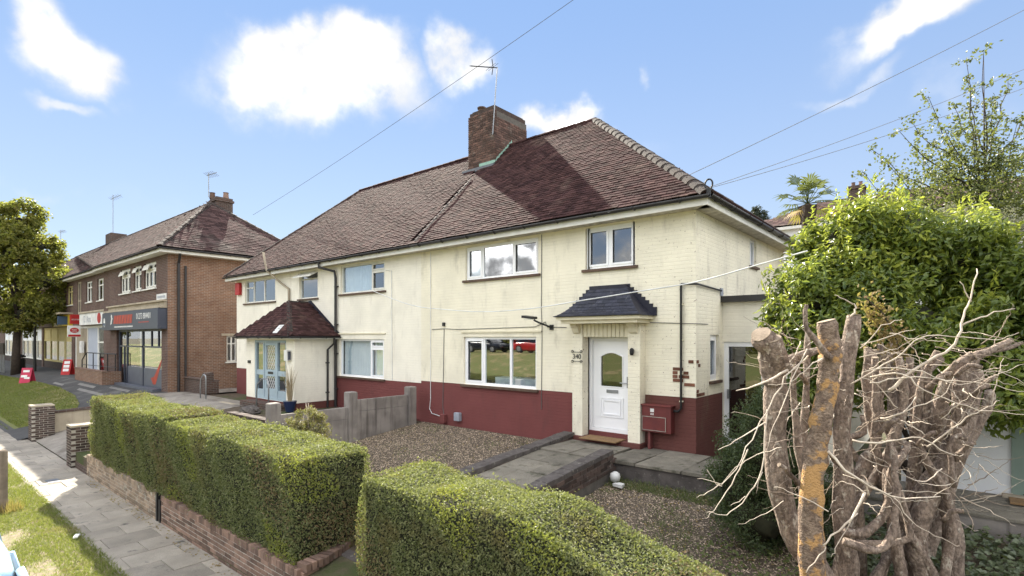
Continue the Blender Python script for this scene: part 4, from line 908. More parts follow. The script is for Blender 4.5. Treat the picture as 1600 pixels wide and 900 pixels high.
# street wall of the right garden, brick by brick
WZ = -1.36
def lowwall(label, x0, x1, m, n, soldier_m, y=-6.63):
    t = thing('brick_wall', label, 'wall', ((x0+x1)/2, y, WZ)); obj('core', MB().box(x0+.01, x1-.01, y+.005, y+.2, WZ-.1, WZ+n*.075-.004), 'mortar', t)
    brickrun(t, (x0, y+.05), (x1, y+.05), WZ, n, m, .1)
    if soldier_m: soldier(t, (x0, y+.10), (x1, y+.10), WZ+n*.075, soldier_m, .215)
    return t
wA = lowwall('red brown brick retaining wall under the hedge nearest the gap', -7.95, -2.75, 'brick_piece', 6, 'brick_piece')
# curved return into the gap
pts = [(-2.75, -6.58), (-2.78, -6.30), (-2.92, -5.95), (-3.12, -5.6), (-3.3, -5.3)]
for a, b in zip(pts[:-1], pts[1:]): brickrun(wA, a, b, WZ+.15, 5, 'brick_piece', .1, length=.24); soldier(wA, a, b, WZ+.15+5*.075, 'brick_piece', .2)
wB = lowwall('pale lichened brick retaining wall under the far half of the long hedge', -13.6, -8.25, 'brick_pale', 6, 'brick_pale')
obj('drain_slot', MB().box(-8.22, -8.14, -6.645, -6.5, WZ, WZ+.56), 'black_metal', wB)
obj('drain_slot', MB().box(-8.05, -7.97, -6.645, -6.5, WZ, WZ+.46), 'black_metal', wA)
wD = lowwall('brick retaining wall under the nearer hedge right of the gap', -1.72, 2.9, 'brick_piece', 6, 'brick_piece')
def pier(label, x0, x1, y0, y1, n, m, z0=WZ):
    t = thing('gate_pier', label, 'gate pier', ((x0+x1)/2, y0, z0), 'brick gate piers'); obj('core', MB().box(x0+.006, x1-.006, y0+.006, y1-.006, z0-.1, z0+n*.075-.005), 'mortar', t)
    for (a, b, f) in (((x0, y0+.05), (x1, y0+.05), 0), ((x1-.05, y0+.1), (x1-.05, y1), 1), ((x1, y1-.05), (x0, y1-.05), 0), ((x0+.05, y1-.1), (x0+.05, y0+.1), 1)): brickrun(t, a, b, z0, n, m, .1, first=f)
    obj('cap', MB().cbox(x0-.005, x1+.005, y0-.005, y1+.005, z0+n*.075, z0+n*.075+.05, .012), 'concrete_pale', t)
    return t
pier('brick gate pier with pale joints and flat cap at the end of the hedge', -15.42, -14.86, -6.72, -6.16, 15, 'brick_dark')
pier('dark weathered brick gate pier at the end of the rendered driveway wall', -21.25, -20.65, -6.72, -6.1, 16, 'brick_dark')
kb = thing('kerb_wall', 'low brick kerb stepping from the gate pier to the hedge wall', 'wall', (-14.2, -6.6, WZ)); obj('step', MB().cbox(-14.86, -13.62, -6.63, -6.25, WZ-.1, WZ+.2, .012), 'dark_brick', kb); obj('block', MB().cbox(-13.95, -13.62, -6.45, -5.9, WZ+.21, WZ+.5, .012), 'concrete_pale', kb); obj('rail', MB().cbox(-14.86, -13.95, -6.02, -5.9, WZ+.2, WZ+.52, .012), 'dark_brick', kb)
cw = thing('driveway_wall', 'pale rendered low wall with dark coping along the driveway', 'wall', (-21, -4, -1.3))
cwv = MB(); cwv.prism([(-21.06, -6.1, -1.5), (-21.06, -2.1, -1.0), (-21.06, -2.1, -.28), (-21.06, -6.1, -.46)], (.14, 0, 0)); obj('render', cwv, 'concrete_pale', cw)
cwc = MB(); cwc.prism([(-21.10, -6.1, -.455), (-21.10, -2.1, -.275), (-21.10, -2.1, -.195), (-21.10, -6.1, -.375)], (.22, 0, 0)); obj('coping', cwc, 'dark_brick', cw)
cwx = MB(); cwx.prism([(-20.87, -2.22, -.9), (-17.6, -2.22, -1.0), (-17.6, -2.22, -.42), (-20.87, -2.22, -.30)], (0, .12, 0)); obj('render', cwx, 'concrete_pale', cw); cwy = MB(); cwy.prism([(-20.87, -2.26, -.295), (-17.6, -2.26, -.415), (-17.6, -2.26, -.335), (-20.87, -2.26, -.215)], (0, .2, 0)); obj('coping', cwy, 'dark_brick', cw)
for (lab, x0, x1, y0, y1, z0, z1) in (('low brick planter edge on the driveway beside the black bags', -17.4, -15.7, -2.9, -2.68, -.6, -.26), ('short low brick edge nearest the porch step', -17.0, -15.9, -2.05, -1.9, -.5, -.16)):
    t = thing('planter_wall', lab, 'wall', (x0, y0, z0)); n = int((z1-z0)/.075); obj('core', MB().box(x0+.01, x1-.01, y0+.012, y1-.012, z0, z1), 'mortar_dark', t); brickrun(t, (x0, y0+.05), (x1, y0+.05), z0, n, 'brick_dark', .1); brickrun(t, (x1-.05, y0+.1), (x1-.05, y1), z0, n, 'brick_dark', .1); obj('top', MB().cbox(x0-.01, x1+.01, y0-.01, y1+.01, z1+.001, z1+.05, .01), 'concrete_pale', t)
t = thing('planter_wall', 'dark brick low wall abutting the end post of the concrete fence', 'wall', (-10, -4.2, -.8)); obj('core', MB().box(-10.6, -8.2, -4.35, -4.16, -.9, .18), 'mortar_dark', t); brickrun(t, (-10.6, -4.32), (-8.2, -4.32), -.15, 5, 'brick_dark', .1); soldier(t, (-10.6, -4.25), (-8.2, -4.25), .225, 'brick_dark', .22)
t = thing('garden_wall', 'dark brick low wall between the shops and the cream houses', 'wall', (-22, -1.2, -.2)); obj('core', MB().box(-23.85, -20.5, -.9, -.7, -.5, .38), 'dark_brick', t); obj('coping', MB().cbox(-23.85, -20.5, -.94, -.66, .381, .43, .01), 'brick_dark', t); obj('pier', MB().cbox(-20.9, -20.5, -1.2, -.901, -.5, .75, .02), 'dark_brick', t)
# handrails
def handrail(label, base, w, h):
    x, y, z = base; t = thing('handrail', label, 'handrail', base)
    p = [(x, y, z-.1), (x, y, z+h*.55)]+[(x+w*.12*i/3, y, z+h*(.55+.12*i)) for i in range(1, 3)]+[(x+w*.45, y, z+h*.97), (x+w*.7, y, z+h), (x+w*.93, y, z+h*.95), (x+w, y, z+h*.85), (x+w, y, z-.1)]
    obj('rail', MB().tube(p, .024, 8), 'grey_metal', t, True); obj('flange', MB().lathe([(.06, 0), (.06, .015), (.03, .02)], (x, y, z), 10), 'grey_metal', t); obj('flange', MB().lathe([(.06, 0), (.06, .015), (.03, .02)], (x+w, y, z), 10), 'grey_metal', t)
handrail('grey tubular handrail before the low wall beside the shops', (-18.9, -2.0, -.13), .55, .95)
handrail('grey tubular handrail at the blue porch door', (-14.1, -2.0, -.13), .85, 1.05)
bg = thing('rubbish_bags', 'black and white rubbish bags heaped by the driveway planter', 'rubbish', (-17.6, -3.0, -.6))
def blob(c, r, seed, sq=(1, 1, .7)):
    bm = bmesh.new(); bmesh.ops.create_icosphere(bm, subdivisions=3, radius=1); q = random.Random(seed); ph = [q.uniform(0, 6) for _ in range(6)]
    mb = MB(); vs = []
    for v in bm.verts:
        k = 1+.13*math.sin(v.co.x*5+ph[0])*math.sin(v.co.y*4+ph[1])+.09*math.sin(v.co.z*9+ph[2]+v.co.x*6)+.05*math.sin(v.co.y*15+ph[3])
        vs.append((c[0]+v.co.x*r*k*sq[0], c[1]+v.co.y*r*k*sq[1], c[2]+v.co.z*r*k*sq[2]))
    mb.add(vs, [tuple(v.index for v in f.verts) for f in bm.faces]); bm.free(); return mb
obj('black_bag', blob((-17.6, -3.05, -.40), .32, 1), 'plastic_bag', bg, True); obj('black_bag', blob((-17.15, -3.15, -.44), .26, 2), 'plastic_bag', bg, True); obj('white_bag', blob((-17.9, -3.25, -.42), .3, 3, (1.2, 1, .5)), 'sign_white', bg, True)
tag(obj('rubble', blob((-13.2, -2.6, -.05), .35, 5, (1.2, .7, .45)), 'kerb_stone'), 'small heap of broken stone before the porch step', 'rubble')
po = thing('plant_pot', 'dark blue pot with a dry pale reed plant beside the porch', 'potted plant', (-12.35, -1.75, -.1)); obj('pot', MB().lathe([(.12, 0), (.2, .3), (.21, .34), (.17, .34)], (-12.35, -1.75, -.1), 14), 'pot_blue', po)
rd = MB()
for i in range(46):
    a = rnd.uniform(0, 6.28); h = rnd.uniform(.6, 1.25); r_ = rnd.uniform(.05, .28); rd.tube([(-12.35+.05*math.cos(a), -1.75+.05*math.sin(a), .2), (-12.35+r_*.5*math.cos(a), -1.75+r_*.5*math.sin(a), .2+h*.6), (-12.35+r_*math.cos(a), -1.75+r_*math.sin(a), .2+h)], [.008, .007, .003], 4)
obj('stems', rd, 'dry_reed', po)

# ------------------------------------------------------------------ the parade of shops
SY = -1.57; SXC = -23.93; SF = ('y', SY); SS = ('x', SXC); ZG = -.30; EAV = 6.2
B = thing('corner_shop', 'two storey brown brick corner shop with dark grey sign and hipped tile roof', 'shop', (-29, SY, ZG))
up = [(-31.29, -29.50, 4.62, 5.92), (-28.92, -27.70, 4.64, 5.92), (-27.28, -25.49, 4.64, 5.92)]
shopo = (-32.0, -24.75, -.4, 2.68)
obj('wall', wall_holes(MB(), SF, -34.6, SXC, -.6, EAV, up+[shopo], .2), 'shop_brick', B)
obj('side_wall', wall_holes(MB(), SS, SY, 7.4, -.6, EAV, [(1.0, 1.5, 1.05, 2.33)], .15), 'shop_brick_orange', B)
obj('return_wall', MB().poly((-34.6, SY, -.6), (-34.6, 0, -.6), (-34.6, 0, EAV), (-34.6, SY, EAV)), 'shop_brick', B)
for h in up:
    k = (.33, .66) if h[1]-h[0] > 1.4 else (.5,)
    window(B, SF, *h, k, recess=.08, fw=.085, mframe='white_paint', sill='white_paint', transom={i: .7 for i in range(len(k)+1)}, sash=(0, 1, 2), sillout=.08)
    vs = MB(); u0 = h[0]+.1; u1 = u0+(h[1]-h[0])*.5; vs.prism([(u0, SY-.03, 5.82), (u1, SY-.03, 5.82), (u1, SY-.12, 5.60), (u0, SY-.12, 5.60)], (0, 0, -.04)); obj('open_vent_sash', vs, 'white_paint', B)
window(B, SS, 1.0, 1.5, 1.05, 2.33, (.5,), recess=.08, fw=.07, mframe='white_paint', sill='white_paint', transom={0: .7, 1: .7}); obj('lintel', MB().box(SXC-.01, SXC+.03, .75, 1.75, 2.34, 2.45), 'concrete_pale', B)
sb = obj('sign_board', MB().cbox(-33.2, -24.0, SY-.38, SY-.001, 2.66, 3.60, .02), 'sign_grey', B); SGN = ('y', SY-.38)
text(sb, '01273 884401', SGN, -26.0, 3.28, .40, 'sign_white', .004, xs=.95)
for i, (u0, u1) in enumerate(((-30.85, -30.45), (-30.38, -29.98), (-29.92, -29.52), (-29.45, -29.08), (-29.0, -28.6), (-28.52, -28.12), (-28.05, -27.7))):
    g = MB(); g.prism([wp(SGN, u0-.12, 2.98, .004), wp(SGN, u1-.12, 2.98, .004), wp(SGN, u1+.02, 3.42, .004), wp(SGN, u0+.02, 3.42, .004)], (0, -.004, 0)); obj('red_letter', g, 'sign_orange', sb)
g = MB(); g.box(-26.75, -25.2, SY-.386, SY-.382, 2.98, 3.02); obj('red_line', g, 'sign_orange', sb)
g = MB()
for i in range(22): g.box(-30.8+i*.145, -30.8+i*.145+.10, SY-.387, SY-.382, 2.78, 2.85)
obj('small_lettering', g, 'sign_white', sb)
lg = MB(); lg.prism([wp(SGN, u, v, .004) for u, v in ((-31.55, 2.93), (-31.30, 3.0), (-31.22, 3.2), (-31.12, 3.25), (-31.25, 3.34), (-31.28, 3.46), (-31.38, 3.5), (-31.45, 3.42), (-31.38, 3.28), (-31.48, 3.12))], (0, -.005, 0)); obj('white_emblem', lg, 'sign_white', sb)
lg = MB(); lg.prism([wp(SGN, -32.75+.17*math.cos(a), 3.08+.26*math.sin(a), .004) for a in np.linspace(0, 2*PI, 14)[:-1]], (0, -.005, 0)); obj('round_emblem', lg, 'sign_white', sb); lg = MB(); lg.prism([wp(SGN, u, v, .0095) for u, v in ((-32.9, 3.05), (-32.6, 3.05), (-32.6, 2.98), (-32.75, 2.83), (-32.9, 2.98))], (0, -.003, 0)); obj('round_emblem', lg, 'sign_blue', sb)
obj('cornice', MB().box(-33.3, -23.98, SY-.32, SY-.001, 3.62, 3.72).box(-33.2, -24.0, SY-.1, SY-.001, 3.72, 3.92).box(-33.25, -23.97, SY-.2, SY-.001, 3.921, 4.0), 'concrete_pale', B)
ns = obj('street_name_plate', MB().cbox(-25.35, -24.05, SY-.03, SY-.001, 3.95+.08, 4.30, .004), 'sign_white', B)
g = MB()
for i in range(9): g.box(-25.2+i*.12, -25.12+i*.12, SY-.036, SY-.031, 4.10, 4.21)
obj('small_lettering', g, 'grey_plastic', ns)
# dark shopfront
ff = MB(); r_ = -.1
for (u0, u1, v0, v1_) in ((-32.0, -31.8, -.3, 2.68), (-24.95, -24.75, -.3, 2.68), (-31.8, -24.95, 2.56, 2.68), (-31.8, -24.95, 1.75, 1.83), (-31.1, -31.0, -.3, 1.75), (-30.6, -30.45, -.3, 2.56), (-28.0, -27.8, -.3, 2.56), (-26.6, -26.52, 1.83, 2.56), (-25.6, -25.52, 1.83, 2.56)): wbox(ff, SF, u0, u1, v0, v1_, r_-.08, r_)
sh = obj('shopfront', ff, 'shopframe', B)
for (u0, u1, v0, v1_) in ((-31.8, -30.6, -.28, 1.75), (-31.8, -30.6, 1.83, 2.56), (-30.45, -28.0, .72, 1.75), (-30.45, -28.0, 1.83, 2.56), (-27.8, -24.95, .72, 1.75), (-27.8, -24.95, 1.83, 2.56)):
    g = MB(); wbox(g, SF, u0, u1, v0, v1_, r_-.05, r_-.04); obj('pane', g, 'glass_shop', sh)
for (u0, u1) in ((-30.45, -28.0), (-27.8, -24.95)): g = MB(); wbox(g, SF, u0, u1, -.28, .72, r_-.06, r_-.03); obj('lower_panel', g, 'shop_lower', sh)
tk = MB(); tk.prism([wp(SF, u, v, r_-.028) for u, v in ((-26.7, .25), (-26.35, -.05), (-26.0, -.02), (-25.0, 1.3), (-25.25, 1.15), (-26.2, .35))], (0, -.004, 0)); obj('red_tick', tk, 'sign_orange', sh)
g = MB(); wbox(g, SF, -32.1, -24.6, -.35, 2.8, -2.6, -2.55); wbox(g, SF, -32.1, -24.6, -.35, -.3, -2.6, -.2); wbox(g, SF, -32.1, -24.6, 2.7, 2.75, -2.6, -.25); obj('interior', g, 'goods', sh)
obj('step', MB().box(-31.8, -24.8, SY-.35, SY-.01, -.5, -.16), 'shop_lower', B)
# eaves + roof of the corner wing
def hiproof(H, x0, x1, y0, y1, ze, ap0, ap1, zr_, m, ov=.45, tiles=True, gauge=.2, tw=.33):
    a, b, c, d = (x0-ov, y0-ov, ze), (x1+ov, y0-ov, ze), (x1+ov, y1+ov, ze), (x0-ov, y1+ov, ze); yr = (y0+y1)/2
    p, q = (ap0, yr, zr_), (ap1, yr, zr_)
    rf = MB(); rf.poly(a, b, q, p); rf.poly(b, c, q); rf.poly(c, d, p, q); rf.poly(d, a, p); ro = obj('roof', rf, 'underlay' if tiles else m, H)
    so_ = MB(); so_.box(x0-ov+.02, x1+ov-.02, y0-ov+.02, y1+ov-.02, ze-.24, ze-.06); obj('eaves', so_, 'white_paint', H)
    if tiles:
        w = Vector((0, yr-a[1], zr_-ze)); s = w.length
        tileset(ro, (0, a[1]-.02, ze+.005), (1, 0, 0), w, s, lambda t: a[0]+(ap0-a[0])*t/s+.05, lambda t: b[0]+(ap1-b[0])*t/s-.05, m, gauge, tw, 0)
        w2 = Vector((ap1-b[0], 0, zr_-ze)); s2 = w2.length
        tileset(ro, (b[0]+.02, 0, ze+.005), (0, 1, 0), w2, s2, lambda t: b[1]+(yr-b[1])*t/s2+.05, lambda t: c[1]+(yr-c[1])*t/s2-.05, m, gauge, tw, 0)
        hiptiles(ro, (b[0], b[1], ze+.03), (q[0], q[1], zr_+.03), 'tile_grey', .14, .4); hiptiles(ro, (c[0], c[1], ze+.03), (q[0], q[1], zr_+.03), 'tile_grey', .14, .4); hiptiles(ro, p, q, 'tile_grey', .14, .4, 'ridge_tile')
    return ro
hiproof(B, -34.6, SXC, SY, 5.6, EAV+.15, -60, -28.6, 9.85, 'tile_shop')
gutter(B, (-35, SY-.5, EAV+.1), (SXC+.5, SY-.5, EAV+.1), .07); gutter(B, (SXC+.5, SY-.5, EAV+.1), (SXC+.5, 6, EAV+.1), .07)
dpp = MB(); dpp.tube([(SXC+.45, -1.2, 6.1), (SXC+.1, -1.15, 5.7), (SXC+.1, -1.15, -.3)], .06, 8); dpp.tube([(SXC+.07, -.85, 5.6), (SXC+.07, -.85, -.3)], .05, 8); obj('downpipe', dpp, 'gutter', B)
obj('chimney', MB().box(-29.2, -28.3, 2.2, 3.1, 8.6, 10.25).box(-29.26, -28.24, 2.14, 3.16, 10.0, 10.12), 'dark_brick', B)
for (x, y, h) in ((-29.1, 2.3, .0), (-28.5, 2.8, .0)): obj('chimney_pot', MB().lathe([(.16, 0), (.13, .3), (.16, .34), (.1, .34)], (x, y, 10.25), 10), 'brick_piece', B)
def aerial(label, base, h, sp):
    t = thing('tv_aerial', label, 'aerial', base); b0 = Vector(base); obj('pole', MB().tube([b0, b0+Vector((0, 0, h))], .025, 5), 'grey_metal', t); c = b0+Vector((0, 0, h*.92)); obj('boom', MB().tube([c+Vector((-sp*.3, 0, 0)), c+Vector((sp*.7, .2, .05))], .02, 5), 'grey_metal', t)
    for i in range(6): e = c+Vector((sp*(-.25+.17*i), .03*i, 0)); obj('element', MB().tube([e+Vector((0, -.2, .1)), e+Vector((0, .2, -.1))], .01, 4), 'grey_metal', t)
aerial('thin aerial on the chimney of the corner shop roof', (-29.1, 2.1, 10.3), 1.4, .9)
# main block of the parade, set slightly back
MY = -.9; MF = ('y', MY)
Pp = thing('shop_parade', 'long brown brick shop parade with tiled roof behind the roadside tree', 'shop', (-55, MY, ZG))
mw = [(-39.11, -37.3, 4.64, 6.06), (-42.0, -40.4, 4.64, 6.06), (-47.6, -45.75, 4.66, 6.08), (-44.5, -43.3, 3.5, 6.2)]+[(-50.5-i*5, -48.8-i*5, 4.66, 6.05) for i in range(8)]
bays = [(-45.4+.0, -36.2), (-56.5, -46.2), (-67, -57.2), (-78, -68)]
obj('wall', wall_holes(MB(), MF, -92, -34.55, -.6, 6.5, mw+[(a, b, -.4, 3.05) for a, b in bays], .2), 'shop_brick', Pp)
for h in mw:
    if h[2] < 4: window(Pp, MF, *h, (.5,), recess=.05, fw=.1, mframe='concrete_pale', sill=None, transom={0: .5, 1: .5})
    else: window(Pp, MF, *h, (.5,), recess=.08, fw=.1, mframe='yellow_blind' if h[0] < -45 else 'white_paint', sill='white_paint', transom={0: .7, 1: .7})
hiproof(Pp, -92, -34.4, MY, 5.6, 6.62, -88, -30, 10.0, 'tile_shop', tiles=True)
gutter(Pp, (-92, MY-.5, 6.58), (-34.7, MY-.5, 6.58), .07)
for x in (-50.1, -73.2): obj('chimney', MB().box(x-.8, x+.8, 2.2, 3.3, 8.8, 10.85 if x > -60 else 11.5), 'dark_brick', Pp)
aerial('taller aerial above the ridge of the shop parade', (-50.4, 2.6, 10.8), 3.4, 2.2); aerial('faint far aerial at the end of the parade ridge', (-70, 2.6, 11.2), 2.6, 1.6)
# post office bay
pf = MB()
for (u0, u1, v0, v1_) in ((-45.4, -45.2, -.3, 3.05), (-36.4, -36.2, -.3, 3.05), (-45.2, -36.4, 2.9, 3.05), (-42.0, -41.85, -.3, 2.9), (-39.4, -39.2, -.3, 2.9), (-37.8, -37.7, -.3, 2.9), (-39.2, -36.4, 1.9, 2.0)): wbox(pf, MF, u0, u1, v0, v1_, -.16, -.08)
pfo = obj('shopfront', pf, 'white_paint', Pp); g = MB(); wbox(g, MF, -41.85, -39.4, -.3, 2.9, -.14, -.1); obj('pale_door', g, 'pale_blue_door', pfo)
for (u0, u1) in ((-39.2, -37.8), (-37.7, -36.4)): g = MB(); wbox(g, MF, u0, u1, -.2, 2.9, -.13, -.12); obj('pane', g, 'glass_shop', pfo)
g = MB(); wbox(g, MF, -45.2, -42.0, -.3, 2.9, -.14, -.11); obj('side_panel', g, 'concrete_pale', pfo); g = MB(); wbox(g, MF, -39.2, -36.4, -.3, 1.0, -.2, -.17); obj('red_poster', g, 'sign_red', pfo); g = MB(); wbox(g, MF, -39.3, -36.3, -.3, 2.95, -1.6, -1.5); obj('interior', g, 'goods', pfo)
fs = obj('fascia_sign', MB().cbox(-42.3, -34.65, MY-.3, MY-.001, 3.1, 3.85, .01), 'sign_white', Pp); PS = ('y', MY-.3)
text(fs, 'D. Ams', PS, -40.2, 3.45, .62, 'grey_plastic', .004); g = MB(); g.prism([wp(PS, -37.3+.42*math.cos(a), 3.48+.34*math.sin(a), .004) for a in np.linspace(0, 2*PI, 18)[:-1]], (0, -.006, 0)); obj('red_oval', g, 'sign_red', fs)
obj('fascia_edge', MB().box(-42.4, -34.6, MY-.36, MY-.001, 3.86, 3.98), 'concrete_pale', Pp)
osg = obj('oval_sign', MB().lathe([(.62, -.06), (.66, 0), (.62, .06)], (0, 0, 0), 20), 'sign_white', Pp)
osg.data.transform(Matrix.Rotation(PI/2, 4, 'Y')); osg.data.transform(Matrix.Scale(.6, 4, (0, 0, 1))); osg.data.transform(Matrix.Rotation(math.radians(-50), 4, 'Z')); osg.location = Vector((-39.2, MY-.55, 4.28))-wloc(Pp)
pg_ = obj('oval_emblem', MB().lathe([(.24, -.075), (.24, .075)], (0, 0, .0), 12), 'goods', osg); pg_.data.transform(Matrix.Rotation(PI/2, 4, 'Y')); pg_.data.transform(Matrix.Rotation(math.radians(-50), 4, 'Z'))
rs = obj('projecting_sign', MB().cbox(-43.4, -43.2, MY-.62, MY-.05, 3.2, 3.85, .02), 'sign_red', Pp); text(rs, 'stores', ('x', -43.2), MY-.33, 3.52, .18, 'sign_white', .004)
ps = obj('projecting_sign', MB().cbox(-43.4, -43.2, MY-.75, MY-.05, 2.3, 3.08, .02), 'sign_white', Pp); g = MB(); g.prism([wp(('x', -43.2), MY-.40+.25*math.cos(a), 2.76+.18*math.sin(a), .004) for a in np.linspace(0, 2*PI, 18)[:-1]], (.006, 0, 0)); obj('red_oval', g, 'sign_red', ps); obj('red_strip', MB().box(-43.195, -43.19, MY-.74, MY-.06, 2.32, 2.46), 'sign_red', ps); text(ps, 'POST', ('x', -43.19), MY-.40, 2.79, .12, 'sign_white', .004); text(ps, 'OFFICE', ('x', -43.19), MY-.40, 2.69, .09, 'sign_white', .004)
obj('wall_box', MB().cbox(-43.1, -42.5, MY-.15, MY-.001, 1.2, 2.0, .02), 'sign_white', Pp)
# yellow-blind shop, then two plainer ones under the tree
for bi, (a, b) in enumerate(bays[1:]):
    pf = MB(); n = 4; yb_ = 'yellow_blind' if bi == 0 else 'white_paint'
    for i in range(n+1): u = a+(b-a)*i/n; wbox(pf, MF, u-.1, u+.1, .3, 3.05, -.16, -.06)
    wbox(pf, MF, a, b, 2.93, 3.05, -.155, -.065); wbox(pf, MF, a, b, 1.95, 2.05, -.155, -.065); wbox(pf, MF, a, b, .3, .45, -.155, -.065)
    so2 = obj('shopfront', pf, yb_, Pp); g = MB(); wbox(g, MF, a, b, -.4, .3, -.15, -.05); obj('stall_riser', g, 'brick_dark', so2)
    for i in range(n):
        u0, u1 = a+(b-a)*i/n+.1, a+(b-a)*(i+1)/n-.1; g = MB(); wbox(g, MF, u0, u1, .45, 1.95, -.12, -.11); obj('pane', g, 'glass_shop', so2); g = MB(); wbox(g, MF, u0, u1, 2.05, 2.93, -.12, -.10); obj('blind', g, 'yellow_blind' if bi == 0 else 'curtain', so2)
    g = MB(); wbox(g, MF, a, b, .3, 3.0, -.75, -.7); obj('interior', g, 'goods' if bi < 2 else 'room', so2)
    obj('fascia_sign', MB().cbox(a, (a+b)/2+.4, MY-.25, MY-.001, 3.1, 3.9, .01), 'wood_dark' if bi == 0 else 'sign_grey', Pp); obj('fascia_sign', MB().cbox((a+b)/2+.41, b+.4, MY-.25, MY-.001, 3.1, 3.95, .01), 'sign_yellow' if bi == 0 else 'sign_grey', Pp)
    obj('canopy_edge', MB().box(a-.2, b+.5, MY-.75, MY-.001, 3.96, 4.08), 'concrete_pale', Pp)
obj('blue_sign', MB().cbox(-46.3, -46.1, MY-.8, MY-.1, 3.2, 3.8, .02), 'sign_blue', Pp)
# planter wall and small things in front of the shops
pw = thing('brick_planter', 'low brick planter wall standing before the post office', 'planter', (-34, -2.2, -.3)); obj('wall', MB().box(-37.0, -31.2, -2.45, -2.25, -.5, .42).box(-31.2, -30.98, -2.45, -1.6, -.5, .42), 'shop_brick_orange', pw); obj('coping', MB().cbox(-37.0, -30.95, -2.48, -2.22, .421, .47, .01), 'brick_piece', pw)
rl = thing('railing', 'black metal railing behind the low brick planter', 'railing', (-35, -2, .4)); rr = MB()
rr.tube([(-37.0, -2.1, -.3), (-37.0, -2.1, .9), (-36.2, -2.05, 1.35), (-31.2, -1.75, 1.35)], .03, 6); obj('top_rail', rr, 'black_metal', rl)
for i in range(5): obj('upright', MB().tube([(-36.2+i*1.2, -2.05+.07*i, -.3), (-36.2+i*1.2, -2.05+.07*i, 1.34)], .025, 6), 'black_metal', rl)
obj('lower_rail', MB().tube([(-37, -2.1, .62), (-31.2, -1.75, .62)], .02, 6), 'black_metal', rl)
def aboard(name, label, x, y, w, h, m, rz, spots):
    z = zg(x, y); t = thing(name, label, 'sign', (x, y, z)); t.rotation_euler = (0, 0, rz)
    for s in (1, -1): obj('board', MB().prism([(-w/2, -.02*s-.28*s, 0), (w/2, -.28*s-.02*s, 0), (w/2, -.02*s, h), (-w/2, -.02*s, h)], (0, .03*s, 0)), m, t, local=True)
    for (u0, u1, v0, v1_) in spots:
        f = lambda v: -.3+.28*v/h-.006
        obj('print', MB().prism([(u0, f(v0), v0), (u1, f(v0), v0), (u1, f(v1_), v1_), (u0, f(v1_), v1_)], (0, -.004, 0)), 'sign_white', t, local=True)
    return t
aboard('pavement_sign', 'pink red folding pavement sign standing at the edge of the lawn', -41.6, -3.95, .6, .95, 'aboard_red', math.radians(48), [(-.18, .18, .68, .82), (-.25, .1, .36, .5), (-.05, .26, .26, .38)])
aboard('pavement_sign', 'narrow red folding pavement sign by the post office door', -42.6, -1.75, .55, 1.05, 'sign_red', math.radians(45), [(-.18, .18, .75, .93), (-.18, .18, .5, .68), (-.18, .18, .25, .43)])
bn = thing('litter_bin', 'black litter bin on the forecourt under the tree', 'litter bin', (-51, -3.2, -.45)); obj('body', MB().lathe([(.36, 0), (.42, .2), (.42, 1.1), (.38, 1.12)], (-51, -3.2, -.45), 14), 'black_metal', bn); obj('hood', MB().lathe([(.45, 1.2), (.45, 1.3), (.2, 1.42)], (-51, -3.2, -.45), 14), 'black_metal', bn); obj('hood_posts', MB().box(-51.35, -51.3, -3.25, -3.15, .66, .76).box(-50.7, -50.65, -3.25, -3.15, .66, .76), 'black_metal', bn)
nb2 = thing('notice_board', 'dark framed notice board left of the litter bin', 'notice board', (-55.5, -3.6, -.5)); obj('board', MB().cbox(-56.3, -54.2, -3.65, -3.55, .9, 1.8, .01), 'trunk_dark', nb2)
for x in (-56.1, -55.2, -54.4): obj('leg', MB().box(x-.05, x+.05, -3.63, -3.57, -.6, .89), 'grey_metal', nb2)
p1 = tag(obj('lamp_post', MB().tube([(-49.2, -2.5, -.3), (-49.2, -2.5, 5.4)], [.10, .07], 8), 'black_metal'), 'thin black post in front of the yellow shop', 'post')
drum = tag(obj('fallen_branch', blob((-24.9, -5.6, -.75), .55, 9, (1.2, .4, .3)), 'soil'), 'dark green stump lying on the lawn behind the dark gate pier', 'stump')
vp = thing('verge_post', 'weathered wooden post at the left edge on the grass verge', 'post', (-11.3, -8.5, -1.36)); obj('shaft', MB().cbox(-11.40, -11.22, -8.58, -8.42, -1.5, -.08, .03), 'post_wood', vp)

